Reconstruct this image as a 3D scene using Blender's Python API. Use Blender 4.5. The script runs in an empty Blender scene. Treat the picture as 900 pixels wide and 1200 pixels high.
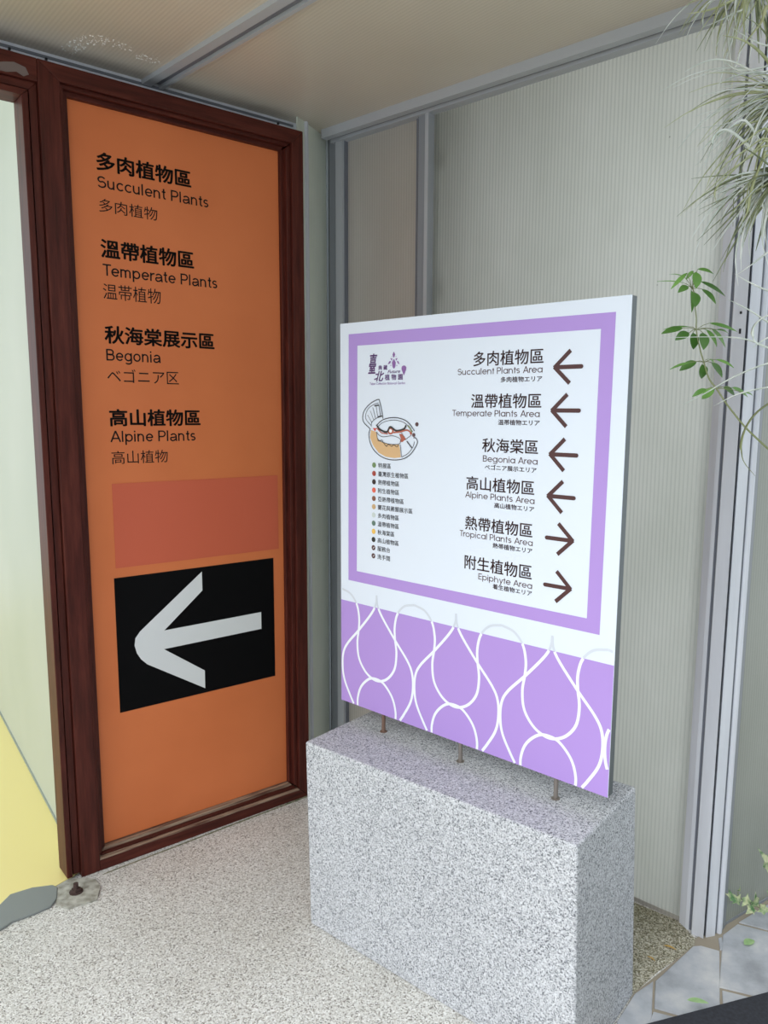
import bpy, math, random
from mathutils import Vector, Matrix
random.seed(7)
SC = bpy.context.scene
COL = SC.collection

# ------------------------------------------------------------------ camera
H = 1.45
cam_data = bpy.data.cameras.new('camera')
cam_data.sensor_fit = 'VERTICAL'
cam_data.sensor_height = 36.0
cam_data.lens = 913.162 * 36.0 / 1200.0
cam_data.shift_x = (450 - 473.7455) / 1200.0
cam_data.shift_y = (615.0755 - 600) / 1200.0
cam_data.clip_start = 0.02
cam = bpy.data.objects.new('camera', cam_data)
COL.objects.link(cam)
_R = Vector((0.9999655, 0.00119583, 0.0082205))
_U = Vector((-0.00830702, 0.14394937, 0.98955019))
_F = Vector((0.0, 0.98958433, -0.14395434))
cam.matrix_world = Matrix(((_R.x, _U.x, -_F.x, 0), (_R.y, _U.y, -_F.y, 0), (_R.z, _U.z, -_F.z, H), (0, 0, 0, 1)))
SC.camera = cam

# ------------------------------------------------------------------ light
world = bpy.data.worlds.new('sky')
SC.world = world
world.use_nodes = True
wn = world.node_tree.nodes
wn['Background'].inputs['Color'].default_value = (0.90, 0.96, 1.0, 1)
wn['Background'].inputs['Strength'].default_value = 1.36
sun = bpy.data.lights.new('overcast_sun', 'SUN')
sun.energy = 2.8
sun.angle = math.radians(60)
sun.color = (1.0, 0.985, 0.95)
so = bpy.data.objects.new('overcast_sun', sun)
COL.objects.link(so)
so.rotation_euler = Vector((-0.78, -0.66, 1.12)).to_track_quat('Z', 'Y').to_euler()
SC.view_settings.view_transform = 'Standard'
SC.view_settings.look = 'None'
SC.view_settings.gamma = 1.0
SC.view_settings.exposure = 0.04
SC.view_settings.use_curve_mapping = False

# ------------------------------------------------------------------ helpers
def srgb(r, g, b):
    f = lambda v: (v / 255 / 12.92) if v / 255 <= 0.04045 else ((v / 255 + 0.055) / 1.055) ** 2.4
    return (f(r), f(g), f(b), 1)

def mat(name, col, rough=0.6, metal=0.0, spec=0.5):
    m = bpy.data.materials.new(name)
    m.use_nodes = True
    b = m.node_tree.nodes['Principled BSDF']
    b.inputs['Base Color'].default_value = col
    b.inputs['Roughness'].default_value = rough
    b.inputs['Metallic'].default_value = metal
    b.inputs['Specular IOR Level'].default_value = spec
    return m

def nd(m, t, **kw):
    n = m.node_tree.nodes.new(t)
    for k, v in kw.items():
        if k in n.inputs: n.inputs[k].default_value = v
        else: setattr(n, k, v)
    return n

def lk(m, a, b): m.node_tree.links.new(a, b)

def coords(m, kind='Object', scale=(1, 1, 1)):
    tc = nd(m, 'ShaderNodeTexCoord'); mp = nd(m, 'ShaderNodeMapping')
    mp.inputs['Scale'].default_value = scale
    lk(m, tc.outputs[kind], mp.inputs['Vector'])
    return mp.outputs['Vector']

def ramp(m, fac, stops, interp='LINEAR'):
    r = nd(m, 'ShaderNodeValToRGB'); r.color_ramp.interpolation = interp
    e = r.color_ramp.elements
    while len(e) < len(stops): e.new(0.5)
    for i, (p, c) in enumerate(stops): e[i].position = p; e[i].color = c
    lk(m, fac, r.inputs['Fac'])
    return r.outputs['Color']

def mixc(m, fac, a, b, mode='MIX'):
    x = nd(m, 'ShaderNodeMix', data_type='RGBA', blend_type=mode)
    for s, v in ((x.inputs[0], fac), (x.inputs[6], a), (x.inputs[7], b)):
        if hasattr(v, 'is_output'): lk(m, v, s)
        else: s.default_value = v
    return x.outputs[2]

def bump(m, h, strength=0.3, dist=0.001):
    b = nd(m, 'ShaderNodeBump'); b.inputs['Strength'].default_value = strength; b.inputs['Distance'].default_value = dist
    lk(m, h, b.inputs['Height']); lk(m, b.outputs['Normal'], m.node_tree.nodes['Principled BSDF'].inputs['Normal'])

def basecol(m, c): lk(m, c, m.node_tree.nodes['Principled BSDF'].inputs['Base Color'])

def link(o, parent=None):
    COL.objects.link(o)
    if parent is not None: o.parent = parent
    return o

def mesh(name, verts, faces, m=None, parent=None, smooth=False, kind=None):
    me = bpy.data.meshes.new(name)
    me.from_pydata([tuple(v) for v in verts], [], faces)
    me.validate(); me.update()
    if m: me.materials.append(m)
    if smooth: me.polygons.foreach_set('use_smooth', [True] * len(me.polygons))
    o = link(bpy.data.objects.new(name, me), parent)
    if kind: o['kind'] = kind
    return o

def empty(name, loc, yaw=0.0):
    o = bpy.data.objects.new(name, None)
    o.empty_display_size = 0.05
    o.location = loc; o.rotation_euler = (0, 0, math.radians(yaw))
    return link(o)

def tag(o, label=None, cat=None, group=None, kind=None):
    for k, v in (('label', label), ('category', cat), ('group', group), ('kind', kind)):
        if v: o[k] = v
    return o

def boxvf(x0, x1, y0, y1, z0, z1, base=0):
    v = [(x, y, z) for z in (z0, z1) for x, y in ((x0, y0), (x1, y0), (x1, y1), (x0, y1))]
    f = [(3, 2, 1, 0), (4, 5, 6, 7), (0, 1, 5, 4), (1, 2, 6, 5), (2, 3, 7, 6), (3, 0, 4, 7)]
    return v, [tuple(i + base for i in q) for q in f]

def box(name, x0, x1, y0, y1, z0, z1, m, parent=None, bevel=0, kind=None):
    v, f = boxvf(x0, x1, y0, y1, z0, z1)
    o = mesh(name, v, f, m, parent, kind=kind)
    if bevel: bev(o, bevel)
    return o

def bev(o, w, seg=2):
    b = o.modifiers.new('bevel', 'BEVEL'); b.width = w; b.segments = seg; b.limit_method = 'ANGLE'
    return o

def prism(name, pts, z0, z1, m, parent=None, kind=None):
    """polygon in xy (counter clockwise) extruded in z"""
    a = sum(p[0] * q[1] - q[0] * p[1] for p, q in zip(pts, pts[1:] + pts[:1]))
    if a < 0: pts = pts[::-1]
    n = len(pts)
    v = [(x, y, z0) for x, y in pts] + [(x, y, z1) for x, y in pts]
    f = [tuple(range(n))[::-1], tuple(range(n, 2 * n))] + [(i, (i + 1) % n, n + (i + 1) % n, n + i) for i in range(n)]
    return mesh(name, v, f, m, parent, kind=kind)

def tubevf(pts, radii, sides=6, base=0):
    pts = [Vector(p) for p in pts]; v = []; f = []
    n = len(pts); up = None
    for i, p in enumerate(pts):
        t = (pts[min(i + 1, n - 1)] - pts[max(i - 1, 0)]).normalized()
        if up is None:
            up = Vector((0, 0, 1)) if abs(t.z) < 0.9 else Vector((1, 0, 0))
        s = t.cross(up).normalized(); up = s.cross(t).normalized()
        r = radii[i] if isinstance(radii, (list, tuple)) else radii
        for k in range(sides):
            a = 2 * math.pi * k / sides
            v.append(p + (s * math.cos(a) + up * math.sin(a)) * r)
    for i in range(n - 1):
        for k in range(sides):
            a = base + i * sides + k; b = base + i * sides + (k + 1) % sides
            f.append((a, b, b + sides, a + sides))
    f.append(tuple(base + k for k in range(sides))[::-1])
    f.append(tuple(base + (n - 1) * sides + k for k in range(sides)))
    return v, f

def tube(name, pts, radii, m, parent=None, sides=6):
    v, f = tubevf(pts, radii, sides)
    return mesh(name, v, f, m, parent, smooth=True)

def catmull(pts, n=6):
    pts = [Vector(p) for p in pts]; out = []
    P = [pts[0] * 2 - pts[1]] + pts + [pts[-1] * 2 - pts[-2]]
    for i in range(1, len(P) - 2):
        for k in range(n):
            t = k / n
            a, b, c, d = P[i - 1], P[i], P[i + 1], P[i + 2]
            out.append(0.5 * ((2 * b) + (c - a) * t + (2 * a - 5 * b + 4 * c - d) * t * t + (3 * b - a - 3 * c + d) * t ** 3))
    out.append(pts[-1])
    return out

# ---- flat lettering, made with Blender's own built-in font
def textmesh(body, weight=0.0, shear=0.0):
    cu = bpy.data.curves.new('lettering', 'FONT')
    cu.body = body; cu.offset = weight; cu.shear = shear; cu.resolution_u = 4
    ob = bpy.data.objects.new('lettering', cu)
    COL.objects.link(ob)
    dg = bpy.context.evaluated_depsgraph_get(); dg.update()
    me = bpy.data.meshes.new_from_object(ob.evaluated_get(dg))
    COL.objects.unlink(ob); bpy.data.objects.remove(ob); bpy.data.curves.remove(cu)
    return me

_cap = textmesh('H')
CAP = max(v.co.y for v in _cap.vertices)

def lettering(body, t0, t1, z0, z1, m, parent, y, mapf, weight=0.0, latin=False, shear=0.0, bold=0.0):
    """z0..z1 = ink box (or baseline..cap height for latin), t0..t1 = ink left/right"""
    me = textmesh(body, weight, shear)
    me.name = 'lettering'
    xs = [v.co.x for v in me.vertices]; ys = [v.co.y for v in me.vertices]
    xa, xb = min(xs), max(xs)
    ya, yb = (0.0, CAP) if latin else (min(ys), max(ys))
    for v in me.vertices:
        t = t0 + (v.co.x - xa) / (xb - xa) * (t1 - t0)
        z = z0 + (v.co.y - ya) / (yb - ya) * (z1 - z0)
        X, Z = mapf(t, z)
        v.co = (X, y, Z)
    if bold:
        V = [v.co.copy() for v in me.vertices]; F = [tuple(p.vertices) for p in me.polygons]; nv = len(V); VV = []; FF = []
        for j, (dx, dz) in enumerate([(0, 0), (1, 0), (-1, 0), (0, 1), (0, -1), (.7, .7), (-.7, .7), (.7, -.7), (-.7, -.7)]):
            VV += [(v.x + dx * bold, v.y, v.z + dz * bold * .8) for v in V]; FF += [tuple(i + nv * j for i in f) for f in F]
        me = bpy.data.meshes.new('lettering'); me.from_pydata(VV, [], FF); me.update()
    me.materials.clear(); me.materials.append(m)
    return link(bpy.data.objects.new('lettering', me), parent)

def flat(name, pts, y, m, parent, mapf):
    v = [(mapf(t, z)[0], y, mapf(t, z)[1]) for t, z in pts]
    a = sum(p[0] * q[1] - q[0] * p[1] for p, q in zip(pts, pts[1:] + pts[:1]))
    f = tuple(range(len(v)))
    return mesh(name, v, [f if a > 0 else f[::-1]], m, parent)

def ribbonvf(pts, w, y, base=0):
    v = []; f = []
    pts = [Vector(p) for p in pts]; n = len(pts)
    for i, p in enumerate(pts):
        d = (pts[min(i + 1, n - 1)] - pts[max(i - 1, 0)])
        d = d.normalized() if d.length > 0 else Vector((1, 0))
        s = Vector((-d.y, d.x)) * w / 2
        v += [(p.x + s.x, y, p.y + s.y), (p.x - s.x, y, p.y - s.y)]
    for i in range(n - 1):
        a = base + 2 * i
        f.append((a, a + 1, a + 3, a + 2))
    return v, f

# ---- monoline lettering drawn as strokes (latin lines of both signs)
def arc(cx, cy, rx, ry, a0, a1, n=14):
    return [(cx + rx * math.cos(math.radians(a0 + (a1 - a0) * i / n)), cy + ry * math.sin(math.radians(a0 + (a1 - a0) * i / n))) for i in range(n + 1)]

def glyph(ch, w, rx, grotesque):
    h = w / 2; X = .52; C = .716; ry = X / 2 - h; cy = X / 2; r = rx; x0 = h; c = x0 + r; R = x0 + 2 * r
    if ch == ' ': return [], .26
    if ch == 'a' and grotesque:
        k = R - .01
        return [arc(x0 + r * .98, X - h - .15, r * .92, .15, 155, 0) + [(k, .12), (k + .005, .05), (k + .03, 0)],
                [(k, X - .24), (k - .12, X - .262), (x0 + .13, X - .29)] + arc(x0 + .125, .155, .125, .155 - h + .02, 95, 270, 10)[2:] + [(x0 + .22, h), (k - .05, .12), (k, .17)]], R + .11
    if ch == 'a': return [arc(c, cy, r, ry, 0, 360, 24), [(R, X), (R, 0)]], R + .12
    if ch == 'b': return [arc(c, cy, r, ry, 0, 360, 24), [(x0, C), (x0, 0)]], R + .12
    if ch == 'p': return [arc(c, cy, r, ry, 0, 360, 24), [(x0, X), (x0, -.2)]], R + .12
    if ch == 'o': return [arc(c, cy, r, ry, 0, 360, 24)], R + .12
    if ch == 'g': return [arc(c, cy, r, ry, 0, 360, 24), [(R, X), (R, -.05)] + arc(c, -.05, r, .15 - h, 0, -150, 10)], R + .12
    if ch == 'c': return [arc(c, cy, r, ry, 42, 318, 20)], R + .06
    if ch == 'e': return [[(x0, cy), (R, cy)] + arc(c, cy, r, ry, 3, 322, 22)], R + .1
    if ch == 'h': return [[(x0, C), (x0, 0)], arc(x0 + r * .85, X - r * .9 - h, r * .85, r * .9, 180, 0) + [(x0 + r * 1.7, 0)]], r * 1.7 + w + .11
    if ch == 'n': return [[(x0, X), (x0, 0)], arc(x0 + r * .85, X - r * .9 - h, r * .85, r * .9, 180, 0) + [(x0 + r * 1.7, 0)]], r * 1.7 + w + .11
    if ch == 'm': return [[(x0, X), (x0, 0)], arc(x0 + r * .7, X - r * .75 - h, r * .7, r * .75, 180, 0) + [(x0 + r * 1.4, 0)], arc(x0 + r * 2.1, X - r * .75 - h, r * .7, r * .75, 180, 0) + [(x0 + r * 2.8, 0)]], r * 2.8 + w + .11
    if ch == 'u': return [[(x0, X), (x0, r * .9 + h)] + arc(x0 + r * .85, r * .9 + h, r * .85, r * .9, 180, 360), [(x0 + r * 1.7, X), (x0 + r * 1.7, 0)]], r * 1.7 + w + .11
    if ch == 'l': return [[(x0, C), (x0, 0)]], w + .11
    if ch == 'i': return [[(x0, X), (x0, 0)], [(x0, C), (x0, C - w * 1.1)]], w + .11
    if ch == 'r': return [[(x0, X), (x0, 0)], arc(x0 + .2, X - .2 - h, .2, .2, 180, 80, 8)], .26 + h
    if ch == 't': return [[(x0 + .07, C - .04), (x0 + .07, 0)] if not grotesque else [(x0 + .07, C - .04), (x0 + .07, .1), (x0 + .10, h + .01), (x0 + .19, h)], [(0, X - h), (x0 + .18, X - h)]], .30
    if ch == 's':
        a = r * .66
        return [arc(x0 + a, X - h - ry / 2, a, ry / 2, 35, 250, 12) + arc(x0 + a, h + ry / 2, a, ry / 2, 70, -145, 12)], 2 * a + w + .09
    if ch == 'y': return [[(h, X), (.24, 0)], [(.45, X), (.13, -.2)]], .52
    if ch == 'A': return [[(h, 0), (.32, C)], [(.64 - h, 0), (.32, C)], [(.12, .23), (.52, .23)]], .68
    if ch == 'B': return [[(x0, C), (x0, 0)], [(x0, C - h), (.26, C - h)] + arc(.26, C - h - .155, .15, .155, 90, -90, 10) + [(x0, .385)], [(x0, .385), (.28, .385)] + arc(.28, (.385 + h) / 2, .17, (.385 - h) / 2, 90, -90, 10) + [(x0, h)]], .56
    if ch == 'E': return [[(x0, C), (x0, 0)], [(x0, C - h), (.42, C - h)], [(x0, .37), (.40, .37)], [(x0, h), (.42, h)]], .50
    if ch == 'P': return [[(x0, C), (x0, 0)], [(x0, C - h), (.26, C - h)] + arc(.26, C - h - .18, .17, .18, 90, -90, 12) + [(x0, C - h - .36)]], .54
    if ch == 'S': return [arc(.25, C - h - .16, .19, .16, 25, 250, 14) + arc(.25, h + .18, .21, .18, 75, -155, 14)], .56
    if ch == 'T': return [[(.24, C), (.24, 0)], [(0, C - h), (.48, C - h)]], .48
    return [], .3

def stroke_lettering(body, t0, t1, z0, cap, m, parent, y, mapf, w, rx, grotesque):
    x = 0; S_ = []; xa, xb = 9, -9
    for ch in body:
        ss, adv = glyph(ch, w, rx, grotesque)
        for s in ss:
            S_.append([(px + x, py) for px, py in s])
            xa = min(xa, min(p[0] for p in S_[-1]) - w / 2); xb = max(xb, max(p[0] for p in S_[-1]) + w / 2)
        x += adv
    k = cap / .716; V = []; F = []
    for s in S_:
        v, f = ribbonvf(s, w, 0, len(V))
        V += v; F += f
    out = []
    for vx, _, vz in V:
        X, Z = mapf(t0 + (vx - xa) / (xb - xa) * (t1 - t0), z0 + vz * k)
        out.append((X, y, Z))
    return mesh('lettering', out, F, m, parent)
MAPLINES=[["ink",0.0022,[[0.1427,1.4113],[0.1689,1.4275],[0.2065,1.4337],[0.2413,1.4299],[0.2642,1.4191],[0.2832,1.4001]]],["ink",0.0014,[[0.1489,1.4086],[0.171,1.4213],[0.2065,1.4272],[0.2375,1.4237],[0.2586,1.4143],[0.2765,1.3985]]],["ink",0.0022,[[0.1202,1.4022],[0.1148,1.3875],[0.1203,1.3643],[0.1348,1.3444],[0.1594,1.3294],[0.1876,1.322],[0.2192,1.3215],[0.2501,1.3277],[0.2727,1.3414],[0.2875,1.3587],[0.294,1.3727],[0.2871,1.3822],[0.2797,1.382]]],["ink",0.0014,[[0.2385,1.33],[0.2614,1.3409],[0.2781,1.3583],[0.2835,1.3724]]],["ink",0.0022,[[0.1202,1.4022],[0.0952,1.4193],[0.0909,1.4368],[0.0993,1.4543],[0.1221,1.4717],[0.1505,1.4817],[0.1566,1.4745],[0.1648,1.4489],[0.1689,1.4304]]],["ink",0.0014,[[0.1243,1.411],[0.1048,1.4267],[0.1023,1.4398],[0.113,1.4573],[0.1344,1.4683],[0.1526,1.4726]]],["ink",0.0012,[[0.1097,1.4399],[0.1263,1.4197]]],["ink",0.0012,[[0.1201,1.4515],[0.1345,1.4257]]],["ink",0.0015,[[0.1303,1.4602],[0.1406,1.4315]]],["ink",0.0015,[[0.1425,1.4645],[0.1487,1.4373]]],["ink",0.002,[[0.1534,1.466],[0.1596,1.4389]]],["ink",0.0015,[[0.1243,1.4081],[0.1263,1.4197],[0.1427,1.4309],[0.1669,1.4369]]],["ink",0.0035,[[0.1364,1.4645],[0.1546,1.4668]]],["ink",0.0035,[[0.1487,1.435],[0.1649,1.4375]]],["ink",0.005,[[0.146,1.4114],[0.159,1.4007],[0.1831,1.395],[0.1929,1.4071],[0.2008,1.4079],[0.2185,1.3992],[0.2454,1.4043],[0.2536,1.4147]]],["rust",0.003,[[0.1448,1.405],[0.1631,1.3922],[0.1871,1.3899]]],["rust",0.004,[[0.2088,1.3941],[0.234,1.3967],[0.2568,1.4017],[0.2739,1.3938]]],["ink",0.001,[[0.234,1.3967],[0.2494,1.3825]]],["moss",0.004,[[0.2597,1.4135],[0.2681,1.4067],[0.275,1.3966]]],["ink",0.0015,[[0.1449,1.3941],[0.1511,1.374],[0.1793,1.3648],[0.2031,1.3627],[0.2285,1.3644],[0.235,1.3737],[0.2264,1.381],[0.203,1.3855],[0.1712,1.3818],[0.1551,1.3856],[0.1449,1.3941]]],["ink",0.0015,[[0.2335,1.3629],[0.2385,1.3309]]],["ink",0.003,[[0.2564,1.3729],[0.2752,1.3554]]],["ink",0.0015,[[0.2495,1.3755],[0.2721,1.3887]]],["ink",0.0015,[[0.149,1.3725],[0.1551,1.3698],[0.1652,1.373],[0.1713,1.366],[0.1834,1.3563],[0.1893,1.3623],[0.2032,1.357],[0.209,1.3621],[0.2208,1.3562],[0.2266,1.3621]]]]
MAPPOLYS=[["tan",[[0.1223,1.3993],[0.1428,1.394],[0.147,1.3768],[0.1632,1.3671],[0.1913,1.3623],[0.2285,1.3627],[0.2325,1.3482],[0.2347,1.329],[0.2113,1.3262],[0.1796,1.3282],[0.1512,1.3386],[0.1307,1.3582],[0.119,1.3789]]],["rust",[[0.2282,1.391],[0.2379,1.3912],[0.2533,1.3784],[0.24,1.3696],[0.2311,1.3707],[0.2349,1.3779]]],["red",[[0.1297,1.4047],[0.1448,1.4042],[0.1379,1.3953]]],["rust",[[0.2087,1.3984],[0.2079,1.3947],[0.2053,1.3915],[0.2015,1.3893],[0.197,1.3885],[0.1925,1.3891],[0.1886,1.3911],[0.186,1.3942],[0.1851,1.3979],[0.186,1.4016],[0.1885,1.4048],[0.1923,1.407],[0.1969,1.4078],[0.2014,1.4071],[0.2052,1.4051],[0.2078,1.4021]]],["white",[[0.2025,1.3983],[0.202,1.3964],[0.2009,1.3948],[0.1991,1.3937],[0.197,1.3933],[0.1949,1.3936],[0.1931,1.3946],[0.1919,1.3962],[0.1914,1.398],[0.1918,1.3999],[0.193,1.4015],[0.1948,1.4025],[0.1969,1.403],[0.199,1.4026],[0.2008,1.4016],[0.202,1.4001]]],["plum",[[0.297,1.4174],[0.2966,1.4153],[0.2953,1.4135],[0.2934,1.4123],[0.2912,1.4118],[0.2889,1.4122],[0.287,1.4134],[0.2856,1.4151],[0.2852,1.4172],[0.2856,1.4193],[0.2869,1.4211],[0.2888,1.4224],[0.291,1.4228],[0.2933,1.4224],[0.2952,1.4213],[0.2965,1.4195]]],["plum",[[0.2863,1.3896],[0.2859,1.3876],[0.2847,1.3859],[0.2829,1.3847],[0.2808,1.3842],[0.2786,1.3846],[0.2768,1.3857],[0.2755,1.3873],[0.2751,1.3894],[0.2755,1.3914],[0.2767,1.3931],[0.2785,1.3943],[0.2806,1.3948],[0.2828,1.3944],[0.2846,1.3933],[0.2858,1.3916]]],["rust",[[0.2664,1.3919],[0.2682,1.397],[0.275,1.3938],[0.2721,1.3887],[0.2834,1.3821]]]]
LOGO=[[[0.2073,1.6062],[0.2122,1.5983],[0.2086,1.5907],[0.2055,1.5909],[0.2021,1.5987]],[[0.2075,1.5874],[0.2143,1.5777],[0.2125,1.5657],[0.2077,1.5615],[0.2028,1.566],[0.2003,1.5782]],[[0.1942,1.5896],[0.2022,1.5884],[0.2003,1.5819]],[[0.2211,1.5885],[0.2135,1.588],[0.2152,1.5814]],[[0.1853,1.574],[0.1911,1.5819],[0.1967,1.5821],[0.1948,1.5761]],[[0.2284,1.5726],[0.2231,1.5808],[0.2183,1.5813],[0.2212,1.5749]],[[0.199,1.5951],[0.2014,1.5936],[0.1997,1.5916]],[[0.2158,1.5944],[0.2136,1.5931],[0.2153,1.591]],[[0.1943,1.5715],[0.1972,1.5717],[0.198,1.5691],[0.1955,1.5697]],[[0.2201,1.5706],[0.2172,1.571],[0.2167,1.5685],[0.2191,1.5689]]]
LOGODROP=[[0.2436,1.5429],[0.2393,1.5512],[0.2356,1.5582],[0.2351,1.5636],[0.2374,1.5675],[0.2433,1.5692],[0.2492,1.5676],[0.2523,1.5636],[0.2514,1.5577],[0.2473,1.5502]]
LOGOTEXT={"tai":[[0.112,1.6034],[0.1451,1.5511]],"bei":[[0.135,1.5567],[0.1713,1.5303]],"dc":[[0.15,1.572],[0.1834,1.5597]],"pb":[[0.1749,1.5477],[0.239,1.5324]],"fu":[[0.1847,1.5588],[0.2305,1.5506]],"tag":[[0.1173,1.5275],[0.2486,1.5189]]}
ROOTS=[[0.7295,1.6028,2.0481],[0.6808,1.4978,1.8822],[0.6806,1.6903,2.3026]]
LEAFLETS=[[[0.5323,1.4987,1.6799],[0.5204,1.4981,1.7084],[0.4872,1.4824,1.677],0.0071],[[0.5323,1.4987,1.6799],[0.5343,1.5044,1.7134],[0.5212,1.504,1.6979],0.0064],[[0.5323,1.4987,1.6799],[0.5379,1.5009,1.7109],[0.5361,1.4908,1.6799],0.0159],[[0.5323,1.4987,1.6799],[0.5426,1.506,1.7168],[0.5742,1.5092,1.7088],0.0087],[[0.5323,1.4987,1.6799],[0.5489,1.5031,1.6941],[0.597,1.5046,1.6677],0.0111],[[0.5323,1.4987,1.6799],[0.5472,1.4906,1.6788],[0.5658,1.4679,1.6491],0.0111],[[0.5323,1.4987,1.6799],[0.533,1.4888,1.6726],[0.5269,1.4638,1.6426],0.0159],[[0.5323,1.4987,1.6799],[0.5325,1.5047,1.6788],[0.5388,1.5133,1.6392],0.0087],[[0.5323,1.4987,1.6799],[0.5227,1.495,1.6842],[0.5007,1.4828,1.6707],0.0111],[[0.5323,1.4987,1.6799],[0.5166,1.4953,1.6896],[0.4615,1.4841,1.6904],0.0024],[[0.5323,1.4987,1.6799],[0.5214,1.5111,1.7029],[0.4984,1.5333,1.7111],0.0032],[[0.5408,1.4879,1.6053],[0.5148,1.4877,1.6078],[0.4748,1.4848,1.5967],0.0119],[[0.5408,1.4879,1.6053],[0.5291,1.4948,1.611],[0.486,1.5085,1.6069],0.004],[[0.5408,1.4879,1.6053],[0.5268,1.4865,1.5992],[0.5008,1.4835,1.5852],0.0151],[[0.5408,1.4879,1.6053],[0.535,1.4896,1.5996],[0.5383,1.4911,1.5694],0.0167],[[0.5408,1.4879,1.6053],[0.5504,1.4806,1.5988],[0.5458,1.461,1.5664],0.0167],[[0.5408,1.4879,1.6053],[0.5596,1.4904,1.6057],[0.582,1.4916,1.5749],0.0103],[[0.5408,1.4879,1.6053],[0.5712,1.495,1.6082],[0.6037,1.5056,1.5742],0.0111],[[0.5408,1.4879,1.6053],[0.5647,1.49,1.6173],[0.6169,1.4888,1.6021],0.0087],[[0.5408,1.4879,1.6053],[0.5803,1.4924,1.6061],[0.6064,1.5016,1.5994],0.0048],[[0.5552,1.4791,1.5453],[0.5425,1.4824,1.5466],[0.5133,1.4873,1.5298],0.0135],[[0.5552,1.4791,1.5453],[0.5246,1.471,1.5438],[0.4829,1.4505,1.53],0.0048],[[0.5552,1.4791,1.5453],[0.5531,1.4833,1.5416],[0.5566,1.4905,1.5157],0.0183],[[0.5552,1.4791,1.5453],[0.5698,1.4807,1.5447],[0.5914,1.4806,1.5175],0.0143],[[0.5552,1.4791,1.5453],[0.5756,1.4762,1.5503],[0.6059,1.4655,1.5345],0.0071],[[0.5552,1.4791,1.5453],[0.5579,1.4713,1.5499],[0.562,1.4503,1.5428],0.004],[[0.5794,1.4722,1.4976],[0.5781,1.4787,1.497],[0.5602,1.4915,1.4781],0.0143],[[0.5794,1.4722,1.4976],[0.5594,1.4715,1.4962],[0.5333,1.4682,1.4814],0.0087],[[0.5794,1.4722,1.4976],[0.5929,1.4765,1.4998],[0.6189,1.4834,1.4832],0.0135],[[0.5794,1.4722,1.4976],[0.6101,1.4793,1.4992],[0.6471,1.4929,1.482],0.0103],[[0.5794,1.4722,1.4976],[0.6328,1.475,1.4902],[0.6528,1.483,1.4827],0.004]]
STEM=[[0.5334,1.4991,1.6826],[0.5352,1.4961,1.6622],[0.5402,1.4911,1.6277],[0.5404,1.4877,1.6041],[0.5471,1.4829,1.5712],[0.5552,1.479,1.5445],[0.565,1.4747,1.5147],[0.5795,1.472,1.496],[0.5987,1.4679,1.4679],[0.6292,1.4624,1.4304],[0.6516,1.4592,1.4086],[0.6836,1.4552,1.3806],[0.7236,1.4511,1.3526]]
CURLS=[[[0.6971,1.4282,1.5426],[0.6508,1.4319,1.568],[0.6047,1.4343,1.5843],[0.5356,1.4141,1.5849],[0.443,1.3933,1.5808]],[[0.6543,1.3272,1.5431],[0.6046,1.3259,1.5342],[0.5478,1.3226,1.5112],[0.4982,1.3184,1.4826],[0.4642,1.3159,1.4654]],[[0.6547,1.3211,1.5008],[0.6049,1.3202,1.4948],[0.5552,1.3185,1.4831],[0.5141,1.3156,1.463]],[[0.6653,1.3687,1.4807],[0.6284,1.3667,1.4672],[0.5991,1.3628,1.4406],[0.5831,1.3573,1.4025],[0.5864,1.3526,1.3703],[0.6073,1.3488,1.3442]],[[0.6967,1.4342,1.5835],[0.6505,1.4385,1.6135],[0.6119,1.442,1.6375],[0.5781,1.4444,1.6539]],[[0.663,1.408,1.7513],[0.6262,1.4046,1.7276],[0.5968,1.4014,1.7054],[0.5704,1.3988,1.6877]],[[0.721,1.4964,1.6637],[0.6732,1.4984,1.6775],[0.6381,1.5006,1.6929],[0.611,1.5029,1.7084]],[[0.6542,1.3694,1.6244],[0.6178,1.3683,1.6169],[0.5976,1.3662,1.6023],[0.5919,1.3636,1.5849],[0.5978,1.3615,1.5706],[0.6183,1.3603,1.5621],[0.6475,1.3595,1.5566]],[[0.6544,1.3652,1.5955],[0.6182,1.3628,1.5794],[0.6037,1.3615,1.5706],[0.5921,1.3603,1.5619]]]
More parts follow.
